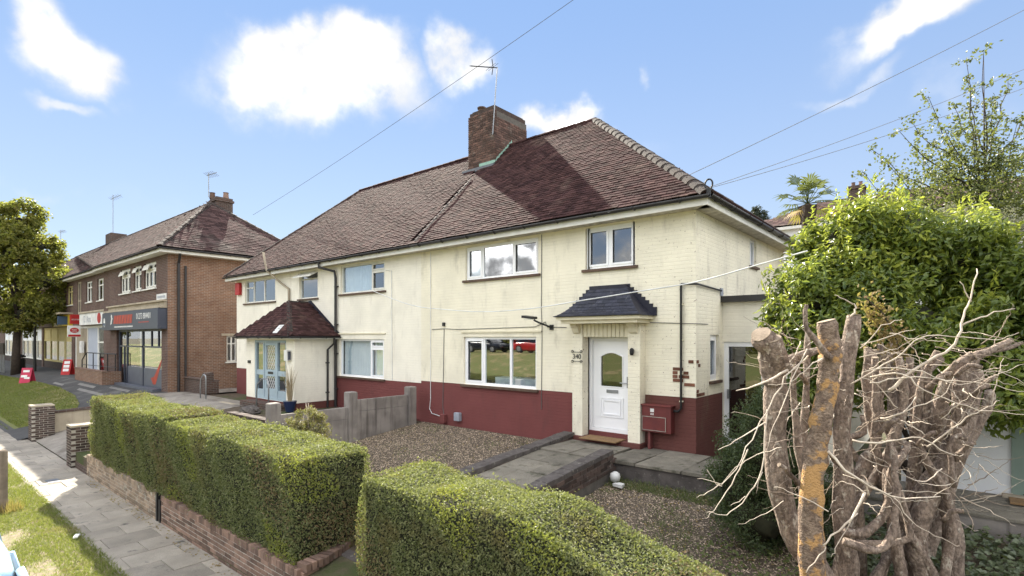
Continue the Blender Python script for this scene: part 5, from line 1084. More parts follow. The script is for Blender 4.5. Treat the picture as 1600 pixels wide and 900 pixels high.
# ------------------------------------------------------------------ foliage
def wavy(P, amp, f=2.2):
    return amp*(np.sin(P[:, 0]*f+1.3)*np.sin(P[:, 1]*f*1.3+.4)+.6*np.sin(P[:, 0]*f*2.7+P[:, 2]*f*2.1)+.5*np.sin(P[:, 2]*f*3.1+P[:, 1]*2.2+P[:, 0]*f*.9))
def hedge(label, x0, x1, y0, y1, z0, z1, dens, leaf=.032, endtaper=None, ztop=None, wallz=None):
    t = thing('privet_hedge', label, 'hedge', ((x0+x1)/2, (y0+y1)/2, z0))
    ztop = ztop or (lambda x: z1)
    Pt, Nm = [], []
    def face(n, fn, nrm):
        a = NR.uniform(0, 1, (n, 2)); Pt.append(fn(a)); Nm.append(np.tile(np.array(nrm, float), (n, 1)))
    Lx, Ly, Lz = x1-x0, y1-y0, z1-z0; zt = np.vectorize(ztop)
    face(int(Lx*Lz*dens), lambda a: np.stack([x0+a[:, 0]*Lx, np.full(len(a), y0), z0+a[:, 1]*(zt(x0+a[:, 0]*Lx)-z0)], 1), (0, -1, .1))
    face(int(Lx*Lz*dens*.4), lambda a: np.stack([x0+a[:, 0]*Lx, np.full(len(a), y1), z0+a[:, 1]*(zt(x0+a[:, 0]*Lx)-z0)], 1), (0, 1, .1))
    face(int(Lx*Ly*dens*1.15), lambda a: np.stack([x0+a[:, 0]*Lx, y0+a[:, 1]*Ly, zt(x0+a[:, 0]*Lx)], 1), (0, 0, 1))
    for xx, s in ((x0, -1), (x1, 1)): face(int(Ly*Lz*dens), lambda a: np.stack([np.full(len(a), xx), y0+a[:, 0]*Ly, z0+a[:, 1]*(ztop(xx)-z0)], 1), (s, 0, .1))
    P = np.concatenate(Pt); Q = np.concatenate(Nm)
    # round the long edges
    cy = (y0+y1)/2; e = np.clip((P[:, 2]-(zt(P[:, 0])-.22))/.22, 0, 1); P[:, 1] += np.sign(cy-P[:, 1])*.06*e**2*(np.abs(P[:, 1]-cy) > Ly*.35)
    ed = np.clip((np.abs(P[:, 1]-cy)-(Ly/2-.25))/.25, 0, 1); top = Q[:, 2] > .5; P[top, 2] -= .04*ed[top]**2
    ex = np.clip((np.abs(P[:, 0]-(x0+x1)/2)-(Lx/2-.3))/.3, 0, 1); P[top, 2] -= .05*ex[top]**2
    P += Q*wavy(P, .04)[:, None]; P += Q*(-np.abs(NR.normal(0, .035, len(P)))+.01)[:, None]
    spr = NR.uniform(0, 1, len(P)) < .03; P[spr] += Q[spr]*NR.uniform(.01, .11, spr.sum())[:, None]
    mi = np.zeros(len(P), int); br = (wavy(P, 1, 1.1)+NR.normal(0, .35, len(P))) > .8; mi[br & (NR.uniform(0, 1, len(P)) < .5)] = 2
    mi[(wavy(P+7, 1, 1.7) > 1.05) & (NR.uniform(0, 1, len(P)) < .6)] = 1
    me = leafmesh('foliage', P, Q, leaf, leaf*.52, ['hedge_leaf', 'hedge_young', 'hedge_brown'], mi, up=.4, jitter=.75)
    meshobj('foliage', me, t, 'stuff')
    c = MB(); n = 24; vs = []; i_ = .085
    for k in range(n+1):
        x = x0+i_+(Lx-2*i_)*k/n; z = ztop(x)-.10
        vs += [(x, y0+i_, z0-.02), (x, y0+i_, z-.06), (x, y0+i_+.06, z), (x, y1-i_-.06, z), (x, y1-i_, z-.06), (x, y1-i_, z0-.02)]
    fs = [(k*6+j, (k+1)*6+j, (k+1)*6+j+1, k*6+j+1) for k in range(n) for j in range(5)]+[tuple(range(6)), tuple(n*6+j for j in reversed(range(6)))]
    obj('shade_core', c.add(vs, fs), 'hedge_core', t, True)  # solid dark body added inside the leaves to block light
    st = MB()
    for k in range(int(Lx/.35)):
        x = x0+.2+k*.35; st.tube([(x, cy, z0-.25), (x+rnd.uniform(-.1, .1), cy+rnd.uniform(-.2, .2), z0+.5)], .018, 5)
    obj('stems', st, 'trunk_dark', t)
    return t
HZ = -.83
hedge('pale lit far half of the long clipped privet hedge beside the gate pier', -13.35, -8.12, -6.62, -5.35, HZ, .66, 2500, .044, ztop=lambda x: .66+.05*math.sin(x*1.3)+(.03 if x < -12 else 0))
hedge('near half of the long clipped privet hedge ending at the gap', -8.1, -2.92, -6.60, -5.35, HZ, .62, 3000, .040, ztop=lambda x: .63+.025*math.sin(x*1.9)-.03*sstep(-4, -2.7, x))
hedge('nearest clipped privet hedge right of the gap, before the gravel', -1.62, 2.75, -6.50, -5.42, HZ, .62, 4600, .034, ztop=lambda x: .60+.03*math.sin(x*2.1)-.42*sstep(.4, 2.9, x))

def clumps(centers, n, spread, flat=1.0):
    C = np.array(centers, float); r = C[:, 3]; k = NR.choice(len(C), n, p=(r**2)/np.sum(r**2))
    D = NR.normal(0, 1, (n, 3)); D /= np.linalg.norm(D, axis=1)[:, None]
    rad = r[k]*(1-np.abs(NR.normal(0, spread, n))); rad = np.clip(rad, 0, None)
    P = C[k, :3]+D*rad[:, None]*np.array((1, 1, flat)); return P, D
def sub_clumps(ell, n, rr, seed):
    """n small clump spheres spread over the shell of ellipsoids ell [(x,y,z,rx,ry,rz)]"""
    q = random.Random(seed); out = []
    wts = [e[3]*e[5] for e in ell]
    for _ in range(n):
        e = q.choices(ell, wts)[0]; d = Vector((q.gauss(0, 1), q.gauss(0, 1), q.gauss(0, 1))).normalized(); k = q.uniform(.62, 1.0)
        out.append((e[0]+d.x*e[3]*k, e[1]+d.y*e[4]*k, e[2]+d.z*e[5]*k, rr*q.uniform(.6, 1.3)))
    return out
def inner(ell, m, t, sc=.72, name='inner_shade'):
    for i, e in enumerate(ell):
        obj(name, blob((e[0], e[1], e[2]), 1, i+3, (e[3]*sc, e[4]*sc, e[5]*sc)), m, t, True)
def limbs(t, base, targets, r0, m, name='branch', seg=6, wob=.15):
    base = Vector(base)
    for i, (tg, r) in enumerate(targets):
        tg = Vector(tg); pts = []
        for k in range(seg+1):
            f = k/seg; p = base.lerp(tg, f); p.z += .12*math.sin(f*PI)*(tg-base).length*.4
            p += Vector((rnd.uniform(-1, 1), rnd.uniform(-1, 1), rnd.uniform(-.5, .5)))*wob*(0 < k < seg); pts.append(p)
        obj(name, MB().tube(pts, [r*(1-.8*k/seg) for k in range(seg+1)], 7), m, t, True)
# big laurel beside the extension
lau = thing('laurel_bush', 'big glossy yellow green laurel filling the side of the house behind the stump', 'bush', (3.1, 0, -.2))
ell = []
for (u, v, d, r) in ((1262, 468, 8.4, .62), (1290, 560, 8.2, .75), (1330, 385, 8.8, .72), (1330, 480, 8.5, .9), (1400, 375, 8.8, .80), (1400, 520, 8.5, 1.1), (1475, 400, 8.6, .85), (1470, 560, 8.2, 1.0), (1555, 440, 8.4, .85), (1545, 590, 7.9, .75), (1610, 460, 8.2, .9), (1625, 580, 7.9, .85), (1690, 500, 8.1, .9), (1235, 520, 8.3, .4), (1262, 640, 8.1, .45)):
    p = at(u, v, d-.9); r *= .9; ell.append((p.x, p.y, p.z, r, r, r*.92))
cl = sub_clumps(ell, 520, .27, 3); P, D = clumps(cl, 90000, .5)
mi = np.where((NR.uniform(0, 1, len(P)) < .20+.25*(P[:, 2] > 3.2)) & (D[:, 2] > -.2) & (wavy(P, 1, 1.3) > -.3), 1, 0)  # more pale young leaves up high: sunlight on the top put into leaf colour
meshobj('foliage', leafmesh('foliage', P, D*.6+np.array((-.2, -.3, .5)), .115, .045, ['laurel_leaf', 'laurel_young_lit'], mi, up=.9, jitter=.5), lau, 'stuff')
SP, SA = [], []
for c in sorted(cl, key=lambda c: -c[2])[:330]:
    if rnd.random() < .6:
        d = Vector((rnd.gauss(0, .35), rnd.gauss(0, .35), 1)).normalized(); l = rnd.uniform(.2, .5)
        for k in range(16):
            f = k/15; a = k*2.4; SP.append(Vector(c[:3])+d*(c[3]*.5+l*f)+Vector((math.cos(a), math.sin(a), .3))*.045*(1.2-f)); SA.append(d*.8+Vector((math.cos(a), math.sin(a), .2))*.8)
meshobj('shoots', leafmesh('shoots', np.array([tuple(p) for p in SP]), np.tile((-.2, -.3, .5), (len(SP), 1)), .10, .036, ['laurel_young_lit'], up=.2, jitter=.5, along=np.array([tuple(p) for p in SA])), lau, 'stuff')
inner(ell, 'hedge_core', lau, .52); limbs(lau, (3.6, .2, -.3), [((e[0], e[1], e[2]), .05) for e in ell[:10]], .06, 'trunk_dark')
# small leaved shrub left of the stump
shb = thing('evergreen_shrub', 'dense small leaved dark green shrub left of the pollarded stump', 'shrub', (1.9, -2.7, -.45))
ell = [(2.0, -2.75, .75, .50, .5, .85), (1.72, -2.85, .35, .42, .45, .7), (2.25, -2.6, .3, .6, .5, .7), (1.95, -2.9, -.05, .55, .5, .45), (2.1, -2.6, 1.3, .32, .32, .45)]
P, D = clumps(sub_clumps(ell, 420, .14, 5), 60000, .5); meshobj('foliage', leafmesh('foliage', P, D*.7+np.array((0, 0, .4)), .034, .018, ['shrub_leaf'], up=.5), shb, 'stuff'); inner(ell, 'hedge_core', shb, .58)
limbs(shb, (2.0, -2.7, -.5), [((e[0], e[1], e[2]), .03) for e in ell], .03, 'trunk_dark')
# small bush by the concrete fence
sp = thing('spiraea_bush', 'small pale browning bush before the concrete fence', 'bush', (-6.5, -4.4, -.65)); ell = [(-6.55, -4.35, .36, .42, .4, .42), (-6.95, -4.35, .22, .40, .35, .38), (-6.15, -4.35, .2, .38, .35, .38), (-6.6, -4.3, .62, .25, .25, .25), (-6.5, -4.3, -.2, .5, .4, .4)]
P, D = clumps(sub_clumps(ell, 120, .12, 8), 11000, .5); meshobj('foliage', leafmesh('foliage', P, D*.6+np.array((0, 0, .5)), .05, .028, ['spiraea_leaf'], up=.5), sp, 'stuff'); limbs(sp, (-6.5, -4.35, -.7), [((e[0]+rnd.uniform(-.2, .2), e[1], e[2]+.25), .012) for e in ell*4], .012, 'twig', wob=.04)
# roadside tree at the left
tr = thing('roadside_tree', 'broad leafy tree turning yellow before the shops at the left edge', 'tree', (-52, -3.6, -.5))
ell = []
for (u, v, d, r) in ((20, 400, 40, 2.6), (70, 440, 40, 1.9), (30, 350, 41, 2.0), (-20, 450, 40, 2.8), (40, 490, 40, 2.0), (-60, 400, 41, 2.8), (-70, 480, 40, 2.6), (-10, 365, 40, 1.8), (75, 480, 40, 1.3), (60, 385, 40.5, 1.5)):
    p = at(u, v, d); ell.append((p.x, p.y, p.z, r, r, r*.85))
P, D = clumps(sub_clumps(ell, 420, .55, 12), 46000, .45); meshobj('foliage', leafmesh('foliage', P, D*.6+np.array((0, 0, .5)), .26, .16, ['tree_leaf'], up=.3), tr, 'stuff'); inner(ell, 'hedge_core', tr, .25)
tb = at(25, 580, 40); obj('trunk', MB().tube([(tb.x, tb.y, -.6), (tb.x+.1, tb.y, 1.2), (tb.x-.1, tb.y+.1, 3.4)], [.32, .25, .2], 10), 'trunk_dark', tr, True); limbs(tr, (tb.x-.1, tb.y+.1, 3.2), [((e[0], e[1], e[2]), .14) for e in ell], .14, 'trunk_dark')
# airy tree behind the laurel, top right
bt = thing('young_birch', 'airy small leaved tree rising above the laurel at the right edge', 'tree', (4.8, 6.3, 0))
root = at(1545, 400, 12.5); tops = [(1537, 82), (1510, 95), (1575, 120), (1555, 150), (1425, 190), (1430, 240), (1490, 165), (1475, 200), (1510, 120), (1450, 150), (1405, 205), (1360, 232), (1385, 255), (1395, 285), (1440, 300), (1460, 220), (1480, 260), (1590, 190), (1600, 240), (1560, 230), (1520, 200), (1620, 150), (1640, 220), (1500, 300), (1570, 290), (1610, 290), (1350, 270)]
obj('trunk', MB().tube([(root.x+.1, root.y+.2, -.2), (root.x+.05, root.y, root.z*.5), root, at(1538, 230, 12.5), at(1537, 85, 12.4)], [.10, .08, .05, .018, .004], 8), 'trunk_dark', bt, True)
LP = []; LD = []
for i, (u, v) in enumerate(tops):
    tip = at(u, v, 12.5+rnd.uniform(-.9, .9)); s = root.lerp(at(1538, 230, 12.5), rnd.uniform(0, 1)) if v < 250 else root.lerp(at(1538, 230, 12.5), rnd.uniform(-.3, .4)); pts = [s.lerp(tip, k/7)+Vector((0, 0, -.25*math.sin(k/7*PI)))+Vector((rnd.uniform(-.06, .06), rnd.uniform(-.06, .06), rnd.uniform(-.05, .05)))*(0 < k < 7) for k in range(8)]
    obj('branch', MB().tube(pts, [.024*(1-.8*k/7) for k in range(8)], 5), 'trunk_dark', bt)
    for k in range(2, 8):
        for _ in range(2):
            e = pts[k]+Vector((rnd.uniform(-.45, .45), rnd.uniform(-.45, .45), rnd.uniform(-.35, .4)))*(.45+.9*(1-k/8))
            for _ in range(17): f = rnd.uniform(0, 1); LP.append(tuple(pts[k].lerp(e, f)+Vector((rnd.gauss(0, .05), rnd.gauss(0, .05), rnd.gauss(0, .05))))); LD.append((0, -.3, .6))
for (u, v, r, n) in ((1560, 345, 1.2, 3000), (1480, 340, 1.1, 2400), (1620, 325, 1.2, 2800), (1430, 310, .8, 700), (1530, 285, 1.0, 1100), (1590, 265, 1.0, 900), (1480, 255, .8, 400)):
    c = at(u, v, 12.5); q = NR.normal(0, r*.5, (n, 3))+np.array(c); LP += [tuple(x) for x in q]; LD += [(0, -.3, .6)]*n
meshobj('foliage', leafmesh('foliage', np.array(LP), np.array(LD), .085, .056, ['birch_leaf'], up=-.3, jitter=.8), bt, 'stuff')
gs = thing('grey_shrub', 'grey leaved shrub above the laurel beneath the airy tree', 'shrub', (4, 3, 0)); ell = []
for (u, v, d, r) in ((1490, 365, 10.5, .65), (1545, 360, 10.5, .6), (1600, 380, 10.5, .7)): p = at(u, v, d); ell.append((p.x, p.y, p.z, r, r, r*.8))
P, D = clumps(sub_clumps(ell, 120, .16, 15), 9000, .5); meshobj('foliage', leafmesh('foliage', P, D*.6+np.array((0, 0, .5)), .05, .022, ['grey_leaf']), gs, 'stuff'); limbs(gs, (4.2, 2.2, -.2), [((e[0], e[1], e[2]), .04) for e in ell], .04, 'trunk_dark')
# palm and conifer far behind
pm = thing('fan_palm', 'fan palm with shaggy trunk behind the corner of the cream house', 'palm tree', (-1, 14.4, 1)); pc = at(1262, 318, 22)
obj('trunk', MB().tube([(pc.x, pc.y, .5), (pc.x, pc.y, pc.z-.9), (pc.x, pc.y, pc.z-.1)], [.2, .22, .32], 10, jit=.15), 'trunk_dark', pm)
for i in range(24):
    a = i*2.399; el = math.radians(-35+110*((i*7) % 24)/24); d = Vector((math.cos(a)*math.cos(el), math.sin(a)*math.cos(el), math.sin(el))); s = d.cross(Vector((0, 0, 1))).normalized(); n = s.cross(d)
    l = rnd.uniform(.6, .9); st = Vector(pc); hub = st+d*l; mb = MB(); mb.tube([st, hub], .014, 4); k = 11
    for j in range(k):
        b = math.radians(-62+124*j/(k-1)); ld = (d*math.cos(b)+s*math.sin(b)).normalized(); le = rnd.uniform(.55, .72)*(.75+.25*math.cos(b)); w = .035; tip = hub+ld*le+Vector((0, 0, -.16)); mid = hub+ld*le*.6; sd = ld.cross(n)*w
        mb.add([hub, mid+sd, tip, mid-sd], [(0, 1, 2, 3)])
    obj('frond', mb, 'palm_dead' if el < math.radians(-18) else 'palm_leaf', pm)
cn = thing('dark_conifer', 'dark conifer top peeping over the roof edge of the cream house', 'tree', (-8, 34, 3)); cc_ = at(1183, 330, 42); ell = [(cc_.x, cc_.y, cc_.z-1.2, 1.0, 1.0, 1.4), (cc_.x, cc_.y, cc_.z-.3, .5, .5, .8), (cc_.x+.5, cc_.y, cc_.z-2.4, 1.4, 1.2, 1.6)]
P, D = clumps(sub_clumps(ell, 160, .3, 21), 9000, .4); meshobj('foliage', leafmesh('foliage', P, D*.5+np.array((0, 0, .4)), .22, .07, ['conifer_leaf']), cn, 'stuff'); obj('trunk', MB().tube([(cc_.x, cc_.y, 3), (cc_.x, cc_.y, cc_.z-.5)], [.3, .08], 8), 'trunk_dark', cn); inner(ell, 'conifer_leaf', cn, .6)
# house uphill behind
HB = thing('uphill_house', 'brown pantiled house with a chimney on the slope behind the palm', 'house', (2, 34, 3)); hb0 = at(1190, 365, 34); hb1 = at(1560, 310, 34)
bx0, bx1, by0, by1 = -7.2, 9.5, 27.5, 34.5; bz = at(1240, 362, 36).z
obj('wall', MB().box(bx0, bx1, by0, by1, 2, bz-.05), 'white_render', HB)
for i in range(4): window(HB, ('y', by0-.0), bx0+1+i*3.8, bx0+2.6+i*3.8, bz-1.7, bz-.5, (.5,), recess=-.07, room=False, mglass='glass_dark')
hiproof(HB, bx0, bx1, by0, by1, bz, bx0+4.2, bx1-4, bz+2.0, 'tile_shop', .4, True, .33, .3)
cx = at(1339, 300, 34.3); obj('chimney', MB().box(cx.x-.45, cx.x+.45, cx.y-.4, cx.y+.4, bz+.8, cx.z+.35).box(cx.x-.52, cx.x+.52, cx.y-.47, cx.y+.47, cx.z+.12, cx.z+.24), 'dark_brick', HB)
for k in (-.2, .2): obj('chimney_pot', MB().lathe([(.12, 0), (.10, .25), (.13, .28), (.08, .28)], (cx.x+k, cx.y, cx.z+.35), 10), 'brick_piece', HB)
# white outhouse with green door at right
OH = thing('white_outhouse', 'white rendered outbuilding with sage green door at the right edge', 'outbuilding', (6, .1, 0)); OF = ('y', .12)
obj('wall', wall_holes(MB(), OF, 3.2, 9.0, .0, 2.6, [(4.46, 5.5, .02, 2.1)], .1).add([(3.2, .12, 0), (3.2, 5, 0), (3.2, 5, 2.6), (3.2, .12, 2.6)], [(0, 1, 2, 3)]), 'white_render', OH); obj('roof', MB().box(3.1, 9.1, .0, 5.1, 2.6, 2.75), 'gutter', OH)
gd = MB(); wbox(gd, OF, 4.46, 4.58, .05, 2.1, -.1, .03); wbox(gd, OF, 5.38, 5.5, .05, 2.1, -.1, .03); wbox(gd, OF, 4.58, 5.38, 2.0, 2.1, -.1, .03); gdo = obj('door_frame', gd, 'green_door', OH); g = MB(); wbox(g, OF, 4.58, 5.38, .06, 2.0, -.09, -.03); obj('door', g, 'green_door', gdo); g = MB(); wbox(g, OF, 4.68, 5.28, .2, .9, -.029, -.018); obj('door_panel', g, 'green_door', gdo); obj('sill', MB().cbox(4.36, 5.6, -.06, .119, -.0, .05, .008), 'concrete_pale', gdo)
tag(obj('doormat', MB().cbox(4.42, 5.3, -.42, -.1, .022, .05, .005), 'door_mat'), 'brown doormat on the pale slabs below the green door', 'doormat')
dk = thing('slab_terrace', 'pale grey slab terrace before the white outbuilding', 'terrace', (5, -.6, 0)); obj('bed', MB().box(2.4, 9, -1.08, .1, -.5, -.05), 'concrete_fence', dk)
for i in range(5):
    for j, (y0, y1) in enumerate(((-1.1, -.72), (-.71, -.33), (-.32, .11))): obj('slab', MB().cbox(2.4+i*1.3, 3.69+i*1.3, y0, y1, -.049, .015-(.012*(2-j)), .006), 'concrete_pale' if False else 'path_slab', dk)

# ------------------------------------------------------------------ the pollarded stump
PT = thing('pollarded_tree', 'lopped many stemmed tree stump with bare twigs in the right foreground', 'tree', (3.2, -4.2, -.6))
SD0 = 5.3
def stem(pix, rad, depth, m='bark', cut=True, seg=3, name='stem', capm='cut_wood'):
    """pix: list of (u, v, depth offset); rad in px of the photo at that depth"""
    P0 = [at(u, v, depth+d) for (u, v, d) in pix]; Rr = [r*.46*depth/FPX for r in rad]
    # smooth through the points (Catmull-Rom)
    pts, rr = [], []
    for i in range(len(P0)-1):
        a = P0[max(i-1, 0)]; b = P0[i]; c = P0[i+1]; d = P0[min(i+2, len(P0)-1)]
        for k in range(seg):
            t = k/seg; pts.append(.5*((2*b)+(c-a)*t+(2*a-5*b+4*c-d)*t*t+(3*b-a-3*c+d)*t**3)); rr.append(Rr[i]*(1-t)+Rr[i+1]*t)
    pts.append(P0[-1]); rr.append(Rr[-1])
    rr = [r*(1+.10*math.sin(i*1.7+pix[0][0])+rnd.uniform(-.05, .07)) for i, r in enumerate(rr)]; pts = [p+Vector((rnd.gauss(0, .007), rnd.gauss(0, .007), 0))*(0 < i < len(pts)-1) for i, p in enumerate(pts)]
    o = obj(name, MB().tube(pts, rr, 14, True, .06), m, PT, True)
    if cut:
        d = (pts[-1]-pts[-2]).normalized(); n = (d+Vector((rnd.uniform(-.25, .25), -.25, .15))).normalized()
        e = Vector((0, 0, 1)).cross(d); e = e.normalized() if e.length > .1 else Vector((1, 0, 0)); f = d.cross(e); r = rr[-1]*.97
        c = pts[-1]+d*.004; obj('cut_face', MB().prism([c+(e*math.cos(a)+f*math.sin(a))*r*(1+.05*math.sin(a*3)) for a in np.linspace(0, 2*PI, 14)[:-1]], d*.008), capm, o)
    return o
# left trunk and its two big lopped heads
stem([(1300, 1010, .0), (1285, 905, 0), (1238, 830, .0), (1215, 740, 0), (1212, 640, 0), (1208, 580, 0), (1200, 545, -.05), (1189, 523, -.12)], [46, 42, 40, 36, 36, 38, 37, 35], 5.2)
stem([(1208, 600, .05), (1215, 570, 0), (1207, 530, -.1)], [34, 32, 29], 5.15)
stem([(1210, 600, .1), (1232, 565, .1), (1262, 552, .1), (1280, 545, .12)], [20, 18, 14, 9], 5.3, cut=False)
# front orange stem
stem([(1275, 1010, -.2), (1268, 900, -.2), (1268, 800, -.2), (1272, 720, -.2), (1282, 660, -.2), (1292, 600, -.2), (1297, 560, -.2), (1296, 535, -.2), (1291, 503, -.2)], [44, 39, 36, 34, 33, 31, 32, 32, 28], 5.0, 'bark_orange', seg=4)
stem([(1296, 560, -.25), (1272, 530, -.3), (1258, 505, -.3), (1260, 478, -.3)], [12, 8, 7, 6], 4.95)
# stem right of it
stem([(1330, 1000, .1), (1322, 880, .1), (1318, 760, .1), (1318, 650, .1), (1325, 560, .1), (1334, 494, .1)], [36, 33, 30, 27, 24, 23], 5.3)
# thin stems between
stem([(1262, 900, .3), (1255, 760, .3), (1258, 640, .3), (1262, 540, .3), (1262, 515, .3)], [18, 16, 13, 10, 7], 5.4)
stem([(1285, 860, .1), (1248, 700, .1), (1240, 600, .15), (1246, 560, .1)], [16, 14, 10, 7], 5.4)
stem([(1340, 900, .2), (1345, 740, .2), (1370, 690, .2), (1352, 620, .2), (1356, 545, .15)], [26, 22, 18, 16, 12], 5.6)
stem([(1350, 760, .3), (1372, 660, .3), (1365, 600, .3), (1363, 548, .3)], [20, 18, 15, 13], 5.8)
stem([(1390, 800, .4), (1395, 690, .4), (1392, 600, .4), (1375, 538, .4)], [20, 18, 15, 12], 6.0)
stem([(1400, 740, .4), (1400, 640, .4), (1396, 535, .4)], [16, 15, 13], 6.1)
stem([(1420, 800, .2), (1430, 700, .2), (1430, 640, .2), (1429, 600, .2)], [18, 18, 19, 17], 5.6)
stem([(1340, 850, .0), (1420, 840, -.05), (1402, 760, -.05), (1392, 730, -.1)], [12, 12, 11, 6], 5.1, cut=False)
# looping limbs low in the middle
stem([(1318, 845, -.1), (1370, 860, -.15), (1395, 830, -.15), (1398, 770, -.1), (1396, 720, -.05), (1390, 690, 0)], [14, 13, 12, 11, 11, 11], 5.0)
stem([(1316, 830, .1), (1350, 832, 0), (1385, 800, 0), (1392, 740, 0), (1418, 700, .1), (1408, 690, .2)], [16, 15, 14, 13, 12, 9], 5.15)
# right trunk group
stem([(1450, 1010, .1), (1440, 900, .1), (1428, 850, .1), (1450, 780, .1), (1490, 700, .1), (1518, 620, .1), (1524, 580, .1)], [44, 40, 30, 32, 34, 28, 22], 5.4)
stem([(1500, 1000, .3), (1488, 900, .3), (1490, 830, .3), (1478, 770, .3), (1508, 690, .3), (1540, 640, .25), (1545, 610, .2)], [40, 36, 28, 24, 26, 20, 12], 5.5, cut=False)
stem([(1440, 880, .4), (1462, 830, .4), (1470, 740, .4), (1450, 650, .4), (1440, 590, .4), (1468, 560, .4)], [30, 22, 26, 28, 22, 16], 5.8)
stem([(1495, 720, .0), (1500, 640, .0), (1505, 590, .0), (1508, 565, .0)], [24, 24, 22, 20], 5.3)
stem([(1462, 680, .1), (1475, 600, .0), (1498, 570, -.1), (1520, 556, -.15)], [22, 18, 17, 15], 5.2)
stem([(1515, 600, .15), (1524, 560, .1), (1548, 548, .1), (1578, 532, .1)], [20, 16, 12, 10], 5.4)
stem([(1540, 550, .2), (1570, 545, .2), (1596, 536, .2)], [9, 8, 6], 5.5)
stem([(1430, 680, .1), (1440, 600, .1), (1464, 550, .0)], [14, 11, 9], 5.3)
stem([(1490, 760, -.1), (1482, 700, -.1), (1496, 680, -.1), (1508, 685, -.1)], [9, 8, 8, 8], 5.1)
# many slimmer poles packed between the trunks
q2 = random.Random(5)
for i in range(9):
    u0 = q2.uniform(1300, 1480); u1 = 1345+i*20+q2.uniform(-8, 8); v1 = q2.choice((545, 560, 580, 600, 625, 650)); d = q2.uniform(.0, .8); r = q2.uniform(9, 16); um = (u0+u1)/2+q2.uniform(-28, 28)
    stem([(u0, 915, d*.6), (um, 800, d), (u1+q2.uniform(-22, 22), 700, d), (u1+q2.uniform(-8, 8), (v1+700)/2, d), (u1, v1, d)], [r*1.3, r*1.15, r, r*.9, r*.85], 5.35, seg=4)
for i in range(16):
    u = q2.uniform(1205, 1520); v = q2.uniform(580, 820); a = q2.uniform(-.6, .6) if u > 1330 else q2.uniform(2.4, 3.8); l = q2.uniform(18, 42)
    stem([(u, v, -.05), (u+l*.5*math.cos(a), v-l*.3-6, -.12), (u+l*math.cos(a), v-l*.8*abs(math.sin(a))-14, -.16)], [9, 7.5, 7], 5.1, seg=2, name='snag')
# rotten butt around the base
for i, (u, d) in enumerate(((1290, .1), (1360, .3), (1440, .3), (1500, .3), (1400, .5))):
    p = at(u, 985, SD0+d); obj('root_flare', blob((p.x, p.y, -.62), .30, 40+i, (1, 1, .9)), 'bark', PT, True)
